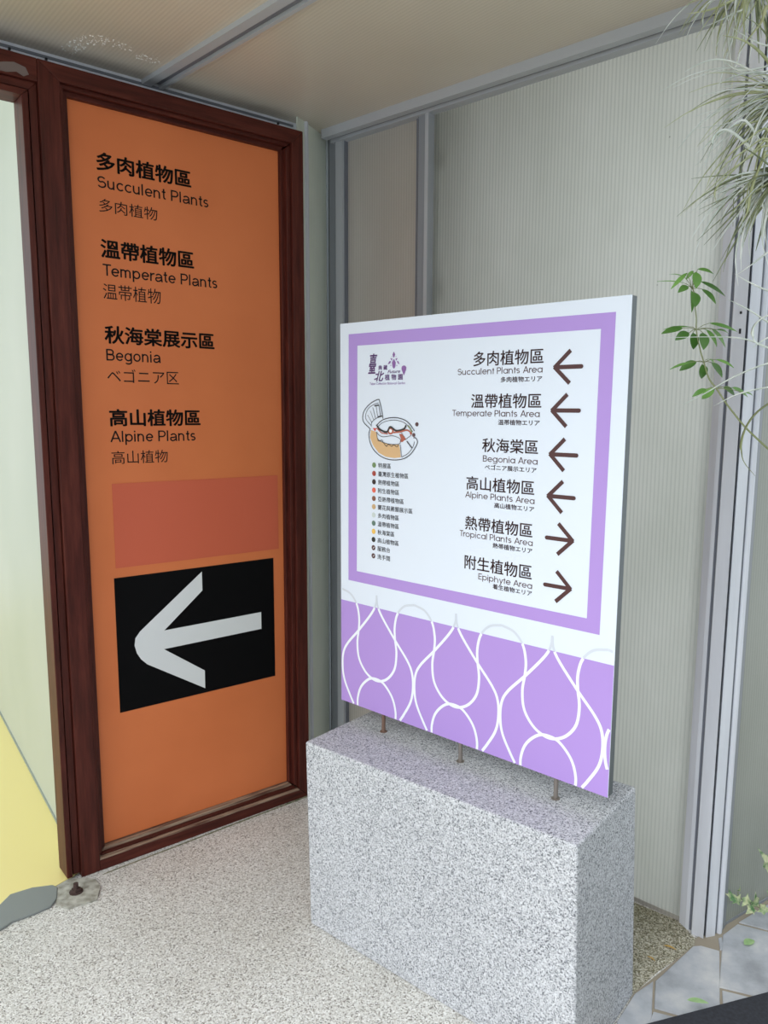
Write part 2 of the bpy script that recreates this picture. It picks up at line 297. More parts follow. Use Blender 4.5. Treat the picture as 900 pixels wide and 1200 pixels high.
HAND=[[[[0.6746,1.5657,2.0709],[0.6476,1.575,2.0883],[0.616,1.5847,2.108],[0.582,1.5927,2.1161],[0.5522,1.5985,2.1092],[0.5308,1.6038,2.0986]],[[0.6958,1.5676,2.0837],[0.665,1.5653,2.0826],[0.63,1.5627,2.0793],[0.5995,1.5591,2.0697],[0.5669,1.5546,2.0528]],[[0.696,1.5639,2.0584],[0.6676,1.5732,2.0668],[0.6346,1.5816,2.0688],[0.5991,1.5894,2.0665]],[[0.6961,1.562,2.0458],[0.6657,1.5614,2.0493],[0.6311,1.5607,2.0517],[0.5966,1.5591,2.0489],[0.5442,1.5563,2.0368]],[[0.6963,1.5587,2.0226],[0.6682,1.5695,2.0363],[0.6399,1.5769,2.0267],[0.6135,1.583,2.0084],[0.5781,1.5875,1.9789]],[[0.6961,1.5614,2.0415],[0.6698,1.5689,2.0401],[0.6346,1.5748,2.0279],[0.6077,1.5794,2.0071],[0.57,1.5796,1.9558]],[[0.6963,1.5587,2.0226],[0.6628,1.5496,2.016],[0.6255,1.5393,2.0011],[0.5928,1.5282,1.9812],[0.5312,1.5181,1.9674]],[[0.6734,1.5853,2.2059],[0.6586,1.5708,2.1735],[0.6313,1.556,2.1394],[0.6064,1.5413,2.1056]],[[0.6954,1.574,2.128],[0.6621,1.5667,2.1306],[0.6311,1.5604,2.1393],[0.5961,1.5552,2.1562]],[[0.6956,1.57,2.1006],[0.668,1.5787,2.096],[0.6269,1.5881,2.0954],[0.6024,1.6007,2.1175],[0.5919,1.6129,2.1368]],[[0.6751,1.5556,2.0013],[0.6446,1.5522,1.9899],[0.6099,1.5494,1.9826],[0.5753,1.5451,1.9649]]],[[[0.6477,1.4859,1.9392],[0.6081,1.4856,1.9195],[0.5766,1.485,1.8977],[0.5552,1.4838,1.8719],[0.5379,1.4829,1.848]],[[0.6476,1.4883,1.9554],[0.6092,1.4813,1.9355],[0.5752,1.4733,1.9077],[0.5454,1.4646,1.876],[0.5319,1.4567,1.8487]],[[0.6478,1.4841,1.927],[0.6154,1.4813,1.9066],[0.5788,1.4779,1.8821],[0.5424,1.4733,1.8494],[0.4978,1.4675,1.8086]],[[0.6478,1.4853,1.9351],[0.6185,1.4801,1.912],[0.5853,1.474,1.8829],[0.5583,1.4683,1.856],[0.5496,1.4637,1.8372],[0.5531,1.4597,1.8227]],[[0.648,1.4818,1.9109],[0.6265,1.4733,1.8734],[0.6133,1.4643,1.8321],[0.6081,1.4576,1.8071],[0.5928,1.4507,1.7802]],[[0.6687,1.4765,1.8746],[0.6451,1.4759,1.8587],[0.6092,1.4741,1.8346],[0.5896,1.4726,1.8126],[0.5792,1.472,1.7966]],[[0.6479,1.483,1.919],[0.6369,1.4815,1.8933],[0.6177,1.4788,1.8593],[0.6108,1.4747,1.8152]],[[0.6066,1.4906,1.9712],[0.5825,1.4999,1.9607],[0.5581,1.5087,1.9459],[0.5291,1.516,1.9214]],[[0.5781,1.4879,1.9528],[0.5556,1.4921,1.9482],[0.5515,1.4943,1.9295],[0.5393,1.4935,1.8902]],[[0.648,1.4812,1.9068],[0.6435,1.4844,1.8493],[0.6532,1.491,1.8155],[0.6859,1.4988,1.7897]]],[[[0.6565,1.6543,2.263],[0.6117,1.6607,2.2411],[0.5796,1.6695,2.2357],[0.5527,1.6792,2.2365]],[[0.6254,1.6542,2.2627],[0.5951,1.6659,2.2517],[0.5846,1.6762,2.2316],[0.5898,1.6872,2.2168]],[[0.6254,1.6542,2.2627],[0.6096,1.6566,2.2474],[0.6006,1.6564,2.2143],[0.5959,1.6572,2.1877]],[[0.6165,1.6542,2.2626],[0.58,1.6415,2.2379],[0.5613,1.6292,2.2157],[0.5428,1.617,2.1938]],[[0.6567,1.6504,2.2366],[0.6386,1.6589,2.2281],[0.6113,1.667,2.2172],[0.5858,1.6759,2.211]],[[0.6432,1.6542,2.2628],[0.643,1.6645,2.2473],[0.6473,1.6744,2.2292],[0.6598,1.6796,2.1792]],[[0.6565,1.6543,2.263],[0.6569,1.6621,2.2422],[0.6528,1.6687,2.212],[0.6487,1.6738,2.1724]],[[0.6832,1.6537,2.2588],[0.6669,1.6515,2.2249],[0.6461,1.65,2.1953]],[[0.6698,1.6543,2.2631],[0.6658,1.6573,2.244],[0.6574,1.6583,2.2115],[0.6467,1.6603,2.1853]],[[0.5899,1.6542,2.2624],[0.5649,1.6442,2.2472],[0.5489,1.6352,2.2387],[0.5342,1.6255,2.2259]]]]
IVY=[[[0.9223,2.0287,0.1135],[0.9452,2.0059,0.0952],0.0217],[[0.9512,2.0295,0.1185],[0.9496,2.0127,0.1425],0.012],[[0.9826,2.0267,0.0997],[0.9572,2.0052,0.0905],0.0241],[[0.9973,2.0233,0.0759],[0.9927,2.0097,0.1215],0.0289],[[0.9973,2.0229,0.0736],[0.9693,2.0021,0.0694],0.0265],[[1.0118,2.0226,0.0713],[1.0313,2.0032,0.077],0.0289],[[1.0471,2.0379,0.1765],[1.0037,2.0272,0.2421],0.0386],[[1.0478,2.0247,0.0859],[1.0261,2.0108,0.1289],0.0289],[[0.9586,2.0267,0.0995],[0.9309,2.0062,0.0974],0.0193]]
IVYSTEM=[[[0.9296,2.028,0.1088],[0.9586,2.0263,0.0971],[0.9779,2.0253,0.0901],[0.9973,2.0233,0.0759],[1.0166,2.0226,0.0713],[1.0721,2.0206,0.0575]],[[1.0835,2.0327,0.141],[1.0544,2.0362,0.1646],[1.0348,2.042,0.205]],[[0.9513,2.0263,0.097],[0.9512,2.0291,0.1161]],[[1.0719,2.0241,0.0813],[1.0478,2.0254,0.0907]]]
# ------------------------------------------------------------------ materials
M_alu = mat('grey_aluminium', srgb(190, 194, 202), 0.45, 0.0)
n = nd(M_alu, 'ShaderNodeTexNoise', Scale=3.0, Detail=5.0)
lk(M_alu, coords(M_alu, 'Object', (8, 8, 0.7)), n.inputs['Vector'])
basecol(M_alu, ramp(M_alu, n.outputs['Fac'], [(0.3, srgb(206, 210, 219)), (0.7, srgb(224, 228, 237))]))
M_rail = mat('dull_ceiling_aluminium', srgb(172, 176, 182), 0.5, 0.0)
M_alu_dark = mat('shadowed_aluminium_groove', srgb(112, 116, 126), 0.5, 0.0)
M_alu_in = mat('dull_aluminium', srgb(134, 139, 146), 0.5, 0.0)
M_gasket = mat('black_gasket', srgb(30, 31, 34), 0.7)

# polycarbonate sheet: mostly diffuse, a little light passes through
def polycarb(name, c1, c2, pitch, transl=0.25, through=0.08, rough=0.32, axis='X'):
    m = bpy.data.materials.new(name); m.use_nodes = True
    nt = m.node_tree; b = nt.nodes['Principled BSDF']; out = nt.nodes['Material Output']
    b.inputs['Roughness'].default_value = rough
    vec = coords(m)
    w = nd(m, 'ShaderNodeTexWave', wave_type='BANDS', bands_direction=axis, Scale=math.pi / pitch / 10 * 1.0)
    w.inputs['Scale'].default_value = 2 * math.pi / pitch / 20.0
    lk(m, vec, w.inputs['Vector'])
    n = nd(m, 'ShaderNodeTexNoise', Scale=1.6, Detail=4.0, Roughness=0.55)
    mp = nd(m, 'ShaderNodeMapping'); mp.inputs['Scale'].default_value = (1.5, 1.5, 0.8)
    lk(m, vec, mp.inputs['Vector']); lk(m, mp.outputs['Vector'], n.inputs['Vector'])
    c = mixc(m, ramp(m, w.outputs['Fac'], [(0.0, (0, 0, 0, 1)), (0.55, (1, 1, 1, 1))]), c2, c1)
    stain = ramp(m, n.outputs['Fac'], [(0.35, (0.86, 0.87, 0.85, 1)), (0.65, (1, 1, 1, 1))])
    c = mixc(m, 1.0, c, stain, 'MULTIPLY')
    # tiny dirt specks
    vo = nd(m, 'ShaderNodeTexVoronoi', Scale=9.0); lk(m, vec, vo.inputs['Vector'])
    sp = ramp(m, vo.outputs['Distance'], [(0.0, (0.25, 0.24, 0.2, 1)), (0.028, (1, 1, 1, 1))])
    c = mixc(m, 1.0, c, sp, 'MULTIPLY')
    lk(m, c, b.inputs['Base Color'])
    tr = nd(m, 'ShaderNodeBsdfTranslucent'); lk(m, c, tr.inputs['Color'])
    tp = nd(m, 'ShaderNodeBsdfTransparent'); 
    m1 = nd(m, 'ShaderNodeMixShader'); m1.inputs[0].default_value = transl
    lk(m, b.outputs[0], m1.inputs[1]); lk(m, tr.outputs[0], m1.inputs[2])
    m2 = nd(m, 'ShaderNodeMixShader'); m2.inputs[0].default_value = through
    lk(m, m1.outputs[0], m2.inputs[1]); lk(m, tp.outputs[0], m2.inputs[2])
    lk(m, m2.outputs[0], out.inputs['Surface'])
    return m

M_poly = polycarb('ribbed_polycarbonate', srgb(246, 246, 239), srgb(228, 229, 222), 0.0115, .85, 0.0)
M_poly_old = polycarb('aged_grey_polycarbonate', srgb(206, 201, 194), srgb(196, 191, 184), 0.0115, 0.3, 0.03)
M_poly_strip = polycarb('green_grey_polycarbonate', srgb(234, 240, 230), srgb(226, 232, 222), 0.010, 0.1, 0.0)
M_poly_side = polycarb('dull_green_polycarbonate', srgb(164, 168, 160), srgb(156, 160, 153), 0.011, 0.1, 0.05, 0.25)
M_ceil = mat('beige_polycarbonate_ceiling', srgb(158, 150, 140), 0.28, 0.0, 0.5)
vec = coords(M_ceil)
w = nd(M_ceil, 'ShaderNodeTexWave', wave_type='BANDS', bands_direction='X'); w.inputs['Scale'].default_value = 2 * math.pi / 0.011 / 20
lk(M_ceil, vec, w.inputs['Vector'])
n = nd(M_ceil, 'ShaderNodeTexNoise', Scale=2.2, Detail=5.0); lk(M_ceil, vec, n.inputs['Vector'])
basecol(M_ceil, mixc(M_ceil, 1.0, ramp(M_ceil, w.outputs['Fac'], [(0, srgb(200, 192, 178)), (1, srgb(210, 202, 188))]), ramp(M_ceil, n.outputs['Fac'], [(0.3, (0.9, 0.89, 0.87, 1)), (0.7, (1, 1, 1, 1))]), 'MULTIPLY'))
bump(M_ceil, w.outputs['Fac'], 0.12, 0.0006)
[q_ for q_ in M_ceil.node_tree.nodes if q_.type == 'MAPPING'][0].inputs['Rotation'].default_value = (0, 0, math.radians(-40.5))

def granite(name, stops, scale, rough=0.75, bs=0.4, bd=0.0008, stain=None):
    m = mat(name, (0.5, 0.5, 0.5, 1), rough, 0, 0.35)
    vec = coords(m)
    v1 = nd(m, 'ShaderNodeTexVoronoi', Scale=scale); lk(m, vec, v1.inputs['Vector'])
    s = nd(m, 'ShaderNodeSeparateColor'); lk(m, v1.outputs['Color'], s.inputs[0])
    c = ramp(m, s.outputs[0], stops, 'CONSTANT')
    n2 = nd(m, 'ShaderNodeTexNoise', Scale=scale * 0.35, Detail=3.0); lk(m, vec, n2.inputs['Vector'])
    c = mixc(m, 1.0, c, ramp(m, n2.outputs['Fac'], [(0.3, (0.82, 0.82, 0.82, 1)), (0.7, (1.08, 1.08, 1.08, 1))]), 'MULTIPLY')
    n3 = nd(m, 'ShaderNodeTexNoise', Scale=2.3, Detail=4.0); lk(m, vec, n3.inputs['Vector'])
    c = mixc(m, 1.0, c, ramp(m, n3.outputs['Fac'], stain or [(0.3, (0.9, 0.9, 0.9, 1)), (0.65, (1, 1, 1, 1))]), 'MULTIPLY')
    basecol(m, c)
    bump(m, v1.outputs['Distance'], bs, bd)
    return m

M_plinth = granite('light_grey_granite', [(0, srgb(104, 107, 114)), (0.13, srgb(170, 173, 180)), (0.4, srgb(204, 207, 213)), (0.75, srgb(215, 217, 222)), (0.93, srgb(160, 163, 170))], 400)
M_floor = granite('exposed_aggregate_concrete', [(0, srgb(136, 133, 129)), (0.12, srgb(204, 203, 200)), (0.4, srgb(224, 224, 222)), (0.75, srgb(240, 241, 241)), (0.92, srgb(178, 174, 168))], 330, 0.8, 0.35, 0.0008, [(0.3, (0.88, 0.87, 0.85, 1)), (0.6, (1, 1, 1, 1))])
M_slate = mat('blue_grey_slate', srgb(150, 154, 160), 0.6)
vec = coords(M_slate)
n = nd(M_slate, 'ShaderNodeTexNoise', Scale=9.0, Detail=7.0, Roughness=0.6); lk(M_slate, vec, n.inputs['Vector'])
basecol(M_slate, ramp(M_slate, n.outputs['Fac'], [(0.32, srgb(146, 150, 156)), (0.5, srgb(172, 176, 183)), (0.68, srgb(196, 197, 198))]))
bump(M_slate, n.outputs['Fac'], 0.5, 0.004)
M_grout = mat('sandy_grout', srgb(150, 141, 126), 0.9)
M_moss = mat('mossy_grime', srgb(104, 104, 80), 0.9)
n = nd(M_moss, 'ShaderNodeTexNoise', Scale=60.0, Detail=5.0); lk(M_moss, coords(M_moss), n.inputs['Vector'])
basecol(M_moss, ramp(M_moss, n.outputs['Fac'], [(0.35, srgb(84, 92, 60)), (0.6, srgb(150, 145, 125))]))
M_cement = mat('pale_cement', srgb(168, 168, 160), 0.9)
n = nd(M_cement, 'ShaderNodeTexNoise', Scale=50.0, Detail=6.0); lk(M_cement, coords(M_cement), n.inputs['Vector'])
basecol(M_cement, ramp(M_cement, n.outputs['Fac'], [(0.35, srgb(140, 138, 128)), (0.65, srgb(186, 186, 178))])); bump(M_cement, n.outputs['Fac'], 0.5, 0.002)
M_thresh = mat('smooth_grey_mortar', srgb(128, 134, 134), 0.4)

M_wood = mat('dark_red_brown_wood', srgb(96, 48, 38), 0.42, 0, 0.22)
vec = coords(M_wood, 'Object', (30, 30, 2.2))
n = nd(M_wood, 'ShaderNodeTexNoise', Scale=2.0, Detail=8.0, Roughness=0.65); lk(M_wood, vec, n.inputs['Vector'])
basecol(M_wood, ramp(M_wood, n.outputs['Fac'], [(0.28, srgb(50, 20, 15)), (0.5, srgb(78, 34, 27)), (0.72, srgb(98, 48, 38))]))
bump(M_wood, n.outputs['Fac'], 0.25, 0.0008)
M_wood_h = M_wood.copy(); M_wood_h.name = 'dark_red_brown_wood_horizontal'
[nn for nn in M_wood_h.node_tree.nodes if nn.type == 'MAPPING'][0].inputs['Scale'].default_value = (2.2, 30, 30)
M_wood_worn = mat('worn_sun_bleached_wood', srgb(150, 120, 100), 0.7)
n = nd(M_wood_worn, 'ShaderNodeTexNoise', Scale=2.0, Detail=8.0); lk(M_wood_worn, coords(M_wood_worn, 'Object', (4, 60, 60)), n.inputs['Vector'])
basecol(M_wood_worn, ramp(M_wood_worn, n.outputs['Fac'], [(0.35, srgb(92, 60, 48)), (0.6, srgb(168, 146, 126))]))
M_orange = mat('matt_orange_vinyl', srgb(214, 122, 72), 0.45, 0, 0.3)
n = nd(M_orange, 'ShaderNodeTexNoise', Scale=3.0, Detail=3.0); lk(M_orange, coords(M_orange), n.inputs['Vector'])
basecol(M_orange, ramp(M_orange, n.outputs['Fac'], [(0.3, srgb(212, 118, 70)), (0.7, srgb(222, 126, 76))]))
M_peach = mat('faded_coral_vinyl', srgb(208, 102, 74), 0.45, 0, 0.3)
M_black = mat('black_vinyl', srgb(6, 6, 8), 0.7, 0, 0.12)
M_white = mat('white_vinyl', srgb(228, 232, 234), 0.45)
M_ink = mat('black_lettering', srgb(16, 15, 15), 0.6, 0, 0.25)

M_board = mat('satin_white_board', srgb(222, 231, 246), 0.4)
M_purple = mat('lilac_print', srgb(174, 142, 216), 0.42)
M_line = mat('pale_line_print', srgb(236, 240, 250), 0.35)
M_line_faint = mat('faint_grey_line_print', srgb(206, 213, 226), 0.35)
M_brown = mat('dark_maroon_print', srgb(74, 38, 40), 0.45)
M_logo = mat('violet_print', srgb(136, 92, 160), 0.45)
M_edge = mat('dark_grey_metal_edge', srgb(92, 100, 104), 0.4, 0.4)
M_leg = mat('weathered_steel_rod', srgb(140, 132, 126), 0.5, 0.5)
M_rust = mat('rusty_steel_rod', srgb(122, 96, 84), 0.75, 0.2)
PR = {k: mat(k + '_print', srgb(*v), 0.45) for k, v in dict(ink=(40, 36, 40), rust=(176, 92, 72), tan=(214, 176, 130), red=(214, 80, 72), moss=(126, 134, 92), white=(238, 243, 250), plum=(86, 56, 62), green=(112, 140, 96), brick=(164, 66, 56), umber=(44, 28, 32), coral=(226, 98, 78), brown=(130, 84, 66), sand=(200, 166, 122), mist=(200, 211, 211), teal=(96, 124, 114), gold=(236, 190, 92), black=(36, 40, 42)).items()}

# ------------------------------------------------------------------ setting: floor, ceiling, walls
WX, WY, WYAW = 0.80, 2.054, -41.5
wall = tag(empty('wall_back', (WX, WY, 0), WYAW), kind='structure')
CEIL = 2.44

def ribbed(name, t0, t1, z0, z1, y, m, parent, pitch=0.0115, amp=0.0007, thick=0.006):
    """sheet with rounded vertical flutes on its face"""
    n = max(2, int((t1 - t0) / pitch * 4)); v = []; f = []
    for i in range(n + 1):
        t = t0 + (t1 - t0) * i / n
        yy = y - amp * abs(math.sin(math.pi * (t - t0) / pitch))
        v += [(t, yy, z0), (t, yy, z1)]
    for i in range(n): f.append((2 * i, 2 * i + 2, 2 * i + 3, 2 * i + 1))
    k = len(v)
    if thick:
        v += [(t0, y + thick, z0), (t0, y + thick, z1), (t1, y + thick, z0), (t1, y + thick, z1)]
        f += [(k + 2, k, k + 1, k + 3), (0, 1, k + 1, k), (2 * n + 1, 2 * n, k + 2, k + 3)]
    return mesh(name, v, f, m, parent, smooth=False)

ribbed('wall_panel', -1.365, -1.025, 0.012, CEIL, 0.012, M_poly_old, wall)
ribbed('wall_panel', -0.962, 0.012, 0.012, CEIL, 0.012, M_poly, wall, thick=0)
box('bottom_channel', -1.365, 0.0, 0.010, 0.03, 0, 0.013, M_poly_old, wall)
# corner post: black joint, recessed web, lighter flange
c = box('corner_post', -1.451, -1.402, 0.0, 0.05, 0, CEIL, M_alu_in, wall)
box('back_web', -1.53, -1.44, 0.012, 0.07, 0, CEIL, M_alu_in, c)
box('flange', -1.402, -1.368, -0.014, 0.04, 0, CEIL, M_rail, c)
box('joint', -1.459, -1.450, 0.004, 0.04, 0, CEIL, M_gasket, c)
box('joint', -1.3685, -1.3635, -0.004, 0.03, 0, CEIL, M_alu_dark, c)
mu = box('mullion', -1.011, -0.966, -0.010, 0.05, 0, CEIL, M_alu_in, wall)
box('flange', -0.978, -0.964, -0.016, 0.04, 0, CEIL, M_rail, mu)
box('joint', -1.030, -1.010, 0.002, 0.04, 0, CEIL, M_alu_dark, mu)
box('joint', -1.014, -1.010, -0.008, 0.02, 0, CEIL, M_gasket, mu)
# top rail: front lip, dark groove, thin lower lip
r = box('top_rail', -1.42, 0.14, -0.066, -0.040, CEIL - 0.030, CEIL, M_rail, wall)
box('groove', -1.42, 0.14, -0.040, -0.020, CEIL - 0.022, CEIL, M_alu_dark, r)
box('lower_lip', -1.42, 0.14, -0.020, 0.012, CEIL - 0.034, CEIL, M_rail, r)
# pipes, clips and a cross beam standing behind the translucent sheets
bp = tag(empty('wall_pipe', (WX, WY, 0), WYAW), 'faint thin pipe with clips seen through the narrow grey panel', 'pipe')
for root_t, grp in ((-1.318, 0),):
    tube('pipe_run', [(root_t, 0.030, 0), (root_t, 0.030, CEIL)], 0.008, M_gasket, bp, 8)
    for z in (2.26, 1.86, 1.40): box('clip', root_t - 0.03, root_t + 0.03, 0.020, 0.05, z - 0.025, z + 0.025, M_alu_dark, bp)
bp2 = tag(empty('wall_pipe', (WX, WY, 0), WYAW), 'faint thin pipe seen through the left edge of the wide ribbed panel', 'pipe')
tube('pipe_run', [(-0.925, 0.045, 0), (-0.925, 0.045, CEIL)], 0.008, M_alu_dark, bp2, 8)
for z in (2.26, 1.86): box('clip', -0.945, -0.895, 0.032, 0.06, z - 0.02, z + 0.02, M_alu_dark, bp2)
# floor
tag(prism('floor', [(-3.5, -4), (4, -4), (4, 4.2), (-0.2, 4.2), (-1.30, 2.06), (-3.5, -0.0)], -0.06, 0.0, M_floor), kind='structure')
tag(prism('floor_inside', [(-1.26, 2.04), (-1.06, 2.20), (-1.03, 2.25), (-1.0, 2.32), (-2.96, 5.2), (-7.5, 5.2), (-7.5, -1.2), (-3.45, 0.1)], -0.05, 0.0035, mat('yellow_painted_floor', srgb(240, 225, 150), 0.3)), kind='structure')
M_inwall = mat('pale_green_white_wall', srgb(226, 232, 222), 0.45)
_n = nd(M_inwall, 'ShaderNodeTexNoise', Scale=1.5, Detail=3.0); lk(M_inwall, coords(M_inwall), _n.inputs['Vector'])
basecol(M_inwall, ramp(M_inwall, _n.outputs['Fac'], [(0.3, srgb(180, 189, 180)), (0.7, srgb(190, 197, 190))]))
wi = tag(prism('wall_inside', [(-1.137, 2.461), (-1.052, 2.338), (-0.96, 2.42), (-2.8, 5.2), (-3.05, 5.13)], 0, 3.4, M_inwall), kind='structure')
bl = tag(prism('baseboard_inside', [(-1.141, 2.458), (-1.056, 2.334), (-1.052, 2.338), (-1.137, 2.461), (-3.05, 5.13), (-3.055, 5.127)], 0.0035, 0.012, mat('grey_wall_joint', srgb(150, 158, 150), 0.6)), kind='structure')

M_roof = polycarb('white_translucent_roof', srgb(232, 236, 232), srgb(222, 226, 222), 0.012, 0.6, 0.0)
tag(prism('ceiling_inside', [(-1.80, 1.74), (-1.0, 2.35), (-2.9, 5.3), (-7.5, 5.3), (-7.5, -1.2), (-3.45, 0.1)], 3.4, 3.42, M_roof), kind='structure')  # greenhouse roof out of view, put in to dim the inner room
M_bounce = mat('white_bounce_ground', srgb(235, 235, 230), 0.9)
M_dark = mat('dark_grey_light_block', srgb(92, 94, 92), 0.8)
# unseen roof and wall blocks, added to darken the translucent sheets from behind
tag(prism('roof_light_block', [(-.30, 3.10), (.97, 2.12), (1.05, 2.22), (.75, 2.75), (.45, 4.0), (-1.2, 3.6)], CEIL + 0.002, CEIL + .05, M_dark), kind='structure')
tag(prism('wall_light_block', [(-.32, 3.09), (-.23, 3.09), (.01, 3.25), (.50, 2.79), (.98, 3.10), (.15, 4.2), (-.45, 4.2)], 0, CEIL, M_dark), kind='structure')
M_added_hedge = mat('dark_added_hedge', srgb(52, 68, 40), 0.9)
def added_hedge(name, x0, x1, y0, y1, z0, z1, n_, lab):
    hd = box(name, x0, x1, y0, y1, z0, z1, M_added_hedge)
    V = []; F = []
    rr = random.Random(11)
    for _ in range(n_):
        side = rr.choice('abcdt')
        x_, y_, z_ = rr.uniform(x0, x1), rr.uniform(y0, y1), rr.uniform(z0, z1)
        if side == 'a': x_ = x0
        elif side == 'b': x_ = x1
        elif side == 'c': y_ = y0
        elif side == 'd': y_ = y1
        else: z_ = z1
        c_ = Vector((x_, y_, z_)); a_ = Vector((rr.gauss(0, 1), rr.gauss(0, 1), rr.gauss(0, 1))).normalized()
        b_ = a_.cross(Vector((rr.gauss(0, 1), rr.gauss(0, 1), rr.gauss(0, 1)))).normalized()
        l_ = rr.uniform(.03, .06); k = len(V)
        V += [c_, c_ + a_ * l_ * .5 + b_ * l_ * .3, c_ + a_ * l_, c_ + a_ * l_ * .5 - b_ * l_ * .3]; F.append((k, k + 1, k + 2, k + 3))
    me = mesh('added_hedge_foliage', V, F, M_added_hedge, hd, kind='stuff')
    return tag(hd, lab, 'added_hedge', kind='stuff')
added_hedge('added_hedge', 1.75, 2.1, -1.4, 1.45, 0, 2.1, 2500, 'unseen dark green foliage screen added to block sky light from the right')  # unseen foliage mass, added to cut light coming from the right
tag(prism('ground_light_bounce', [(.0, 3.0), (.88, 2.16), (1.05, 2.18), (3.9, 4.1), (.6, 4.15), (.45, 2.85)], 0.0, 0.02, M_bounce), kind='structure')  # unseen pale ground, added to bounce light into the back wall sheets
# ceiling sheets and aluminium joint bar
ceil = tag(prism('ceiling', [(-2.35, 1.3), (-0.30, 3.10), (.97, 2.12), (0.97, .75), (-1.6, 0.5)], CEIL, CEIL + 0.03, M_ceil), kind='structure')
cb = tag(empty('trim_1', (-0.7806, 2.5498, CEIL), math.degrees(math.atan2(2.1593 - 2.5498, -0.3902 + 0.7806))), kind='structure')
box('bar_lip', -0.02, 1.9, -0.0325, -0.004, -0.014, 0.0, M_rail, cb)
box('bar_lip', -0.02, 1.9, 0.020, 0.0325, -0.014, 0.0, M_rail, cb)
box('bar_groove', 0.01, 1.9, -0.004, 0.020, -0.005, 0.0, M_alu_dark, cb)

# ------------------------------------------------------------------ wooden frame and doorway
DX, DY, DYAW = -0.96399, 2.33755, 40.0368
door = tag(empty('door_1', (DX, DY, 0), DYAW), kind='structure')

def frame_piece(name, outer, inner, y0, y1, m, parent, bevel=0.002):
    """outer/inner: two (t,z) pairs each; a mitred board between y0 (front) and y1"""
    q = [outer[0], outer[1], inner[1], inner[0]]
    v = [(t, y0, z) for t, z in q] + [(t, y1, z) for t, z in q]
    f = [(0, 1, 2, 3), (7, 6, 5, 4), (0, 4, 5, 1), (1, 5, 6, 2), (2, 6, 7, 3), (3, 7, 4, 0)]
    o = mesh(name, v, f, m, parent)
    import bmesh
    bm = bmesh.new(); bm.from_mesh(o.data); bmesh.ops.recalc_face_normals(bm, faces=bm.faces); bm.to_mesh(o.data); bm.free()
    if bevel: bev(o, bevel)
    return o

FY = -0.045
ZT = 2.382
# posts
p = frame_piece('post', ((-0.082, 0.0), (-0.082, ZT)), ((-0.025, 0.0), (-0.025, 2.337)), FY, 0.05, M_wood, door)
frame_piece('door_stop', ((-0.104, 0.012), (-0.104, 2.300)), ((-0.083, 0.012), (-0.083, 2.322)), FY + 0.012, 0.045, M_wood, p)
frame_piece('door_stop', ((-0.1245, 0.010), (-0.1245, 2.281)), ((-0.108, 0.010), (-0.108, 2.296)), FY + 0.004, 0.04, M_wood, p)
frame_piece('seal', ((-0.109, 0.012), (-0.109, 2.296)), ((-0.103, 0.012), (-0.103, 2.300)), FY + 0.03, 0.03, M_gasket, p, 0)
p2 = frame_piece('post', ((0.7605, 0.0), (0.7605, ZT)), ((0.716, 0.04), (0.716, 2.337)), FY, 0.05, M_wood, door)
frame_piece('moulding', ((0.716, 0.045), (0.716, 2.335)), ((0.700, 0.055), (0.700, 2.320)), FY + 0.012, 0.03, M_wood, p2)
frame_piece('moulding', ((0.702, 0.055), (0.702, 2.322)), ((0.688, 0.062), (0.688, 2.314)), FY + 0.030, 0.03, M_wood, p2)
# inner mouldings of left post
frame_piece('moulding', ((-0.025, 0.045), (-0.025, 2.337)), ((-0.014, 0.055), (-0.014, 2.328)), FY + 0.010, 0.03, M_wood, p)
frame_piece('moulding', ((-0.014, 0.05), (-0.014, 2.330)), ((0.001, 0.062), (0.001, 2.3145)), FY + 0.028, 0.03, M_wood, p)
# header: right part over the orange panel, left part over the doorway
h1 = frame_piece('header', ((-0.082, ZT), (0.7605, ZT)), ((-0.025, 2.337), (0.716, 2.337)), FY, 0.05, M_wood_h, door)
frame_piece('moulding', ((-0.025, 2.337), (0.716, 2.337)), ((-0.014, 2.326), (0.702, 2.326)), FY + 0.012, 0.03, M_wood_h, h1)
frame_piece('moulding', ((-0.014, 2.328), (0.702, 2.328)), ((0.0, 2.3135), (0.69, 2.3135)), FY + 0.030, 0.03, M_wood_h, h1)
h2 = frame_piece('header', ((-1.15, ZT), (-0.0825, ZT)), ((-1.15, 2.322), (-0.0825, 2.322)), FY, 0.05, M_wood_h, door)
frame_piece('door_stop', ((-1.15, 2.322), (-0.083, 2.322)), ((-1.15, 2.300), (-0.104, 2.300)), FY + 0.012, 0.045, M_wood_h, h2)
frame_piece('door_stop', ((-1.15, 2.297), (-0.108, 2.297)), ((-1.15, 2.2805), (-0.1245, 2.2805)), FY + 0.004, 0.04, M_wood_h, h2)
pp = frame_piece('post', ((-1.22, 0.0), (-1.22, ZT)), ((-1.15, 0.0), (-1.15, ZT)), FY, 0.05, M_wood, door)
# chipped paint patch on the header above the doorway
import bmesh
cp = flat('scuffed_patch', [(-0.20, 2.338), (-0.165, 2.350), (-0.14, 2.356), (-0.112, 2.350), (-0.104, 2.334), (-0.118, 2.326), (-0.135, 2.333), (-0.16, 2.326), (-0.20, 2.326)], FY - 0.0006, mat('scuffed_primer', srgb(112, 98, 94), 0.7), door, lambda t, z: (t, z))
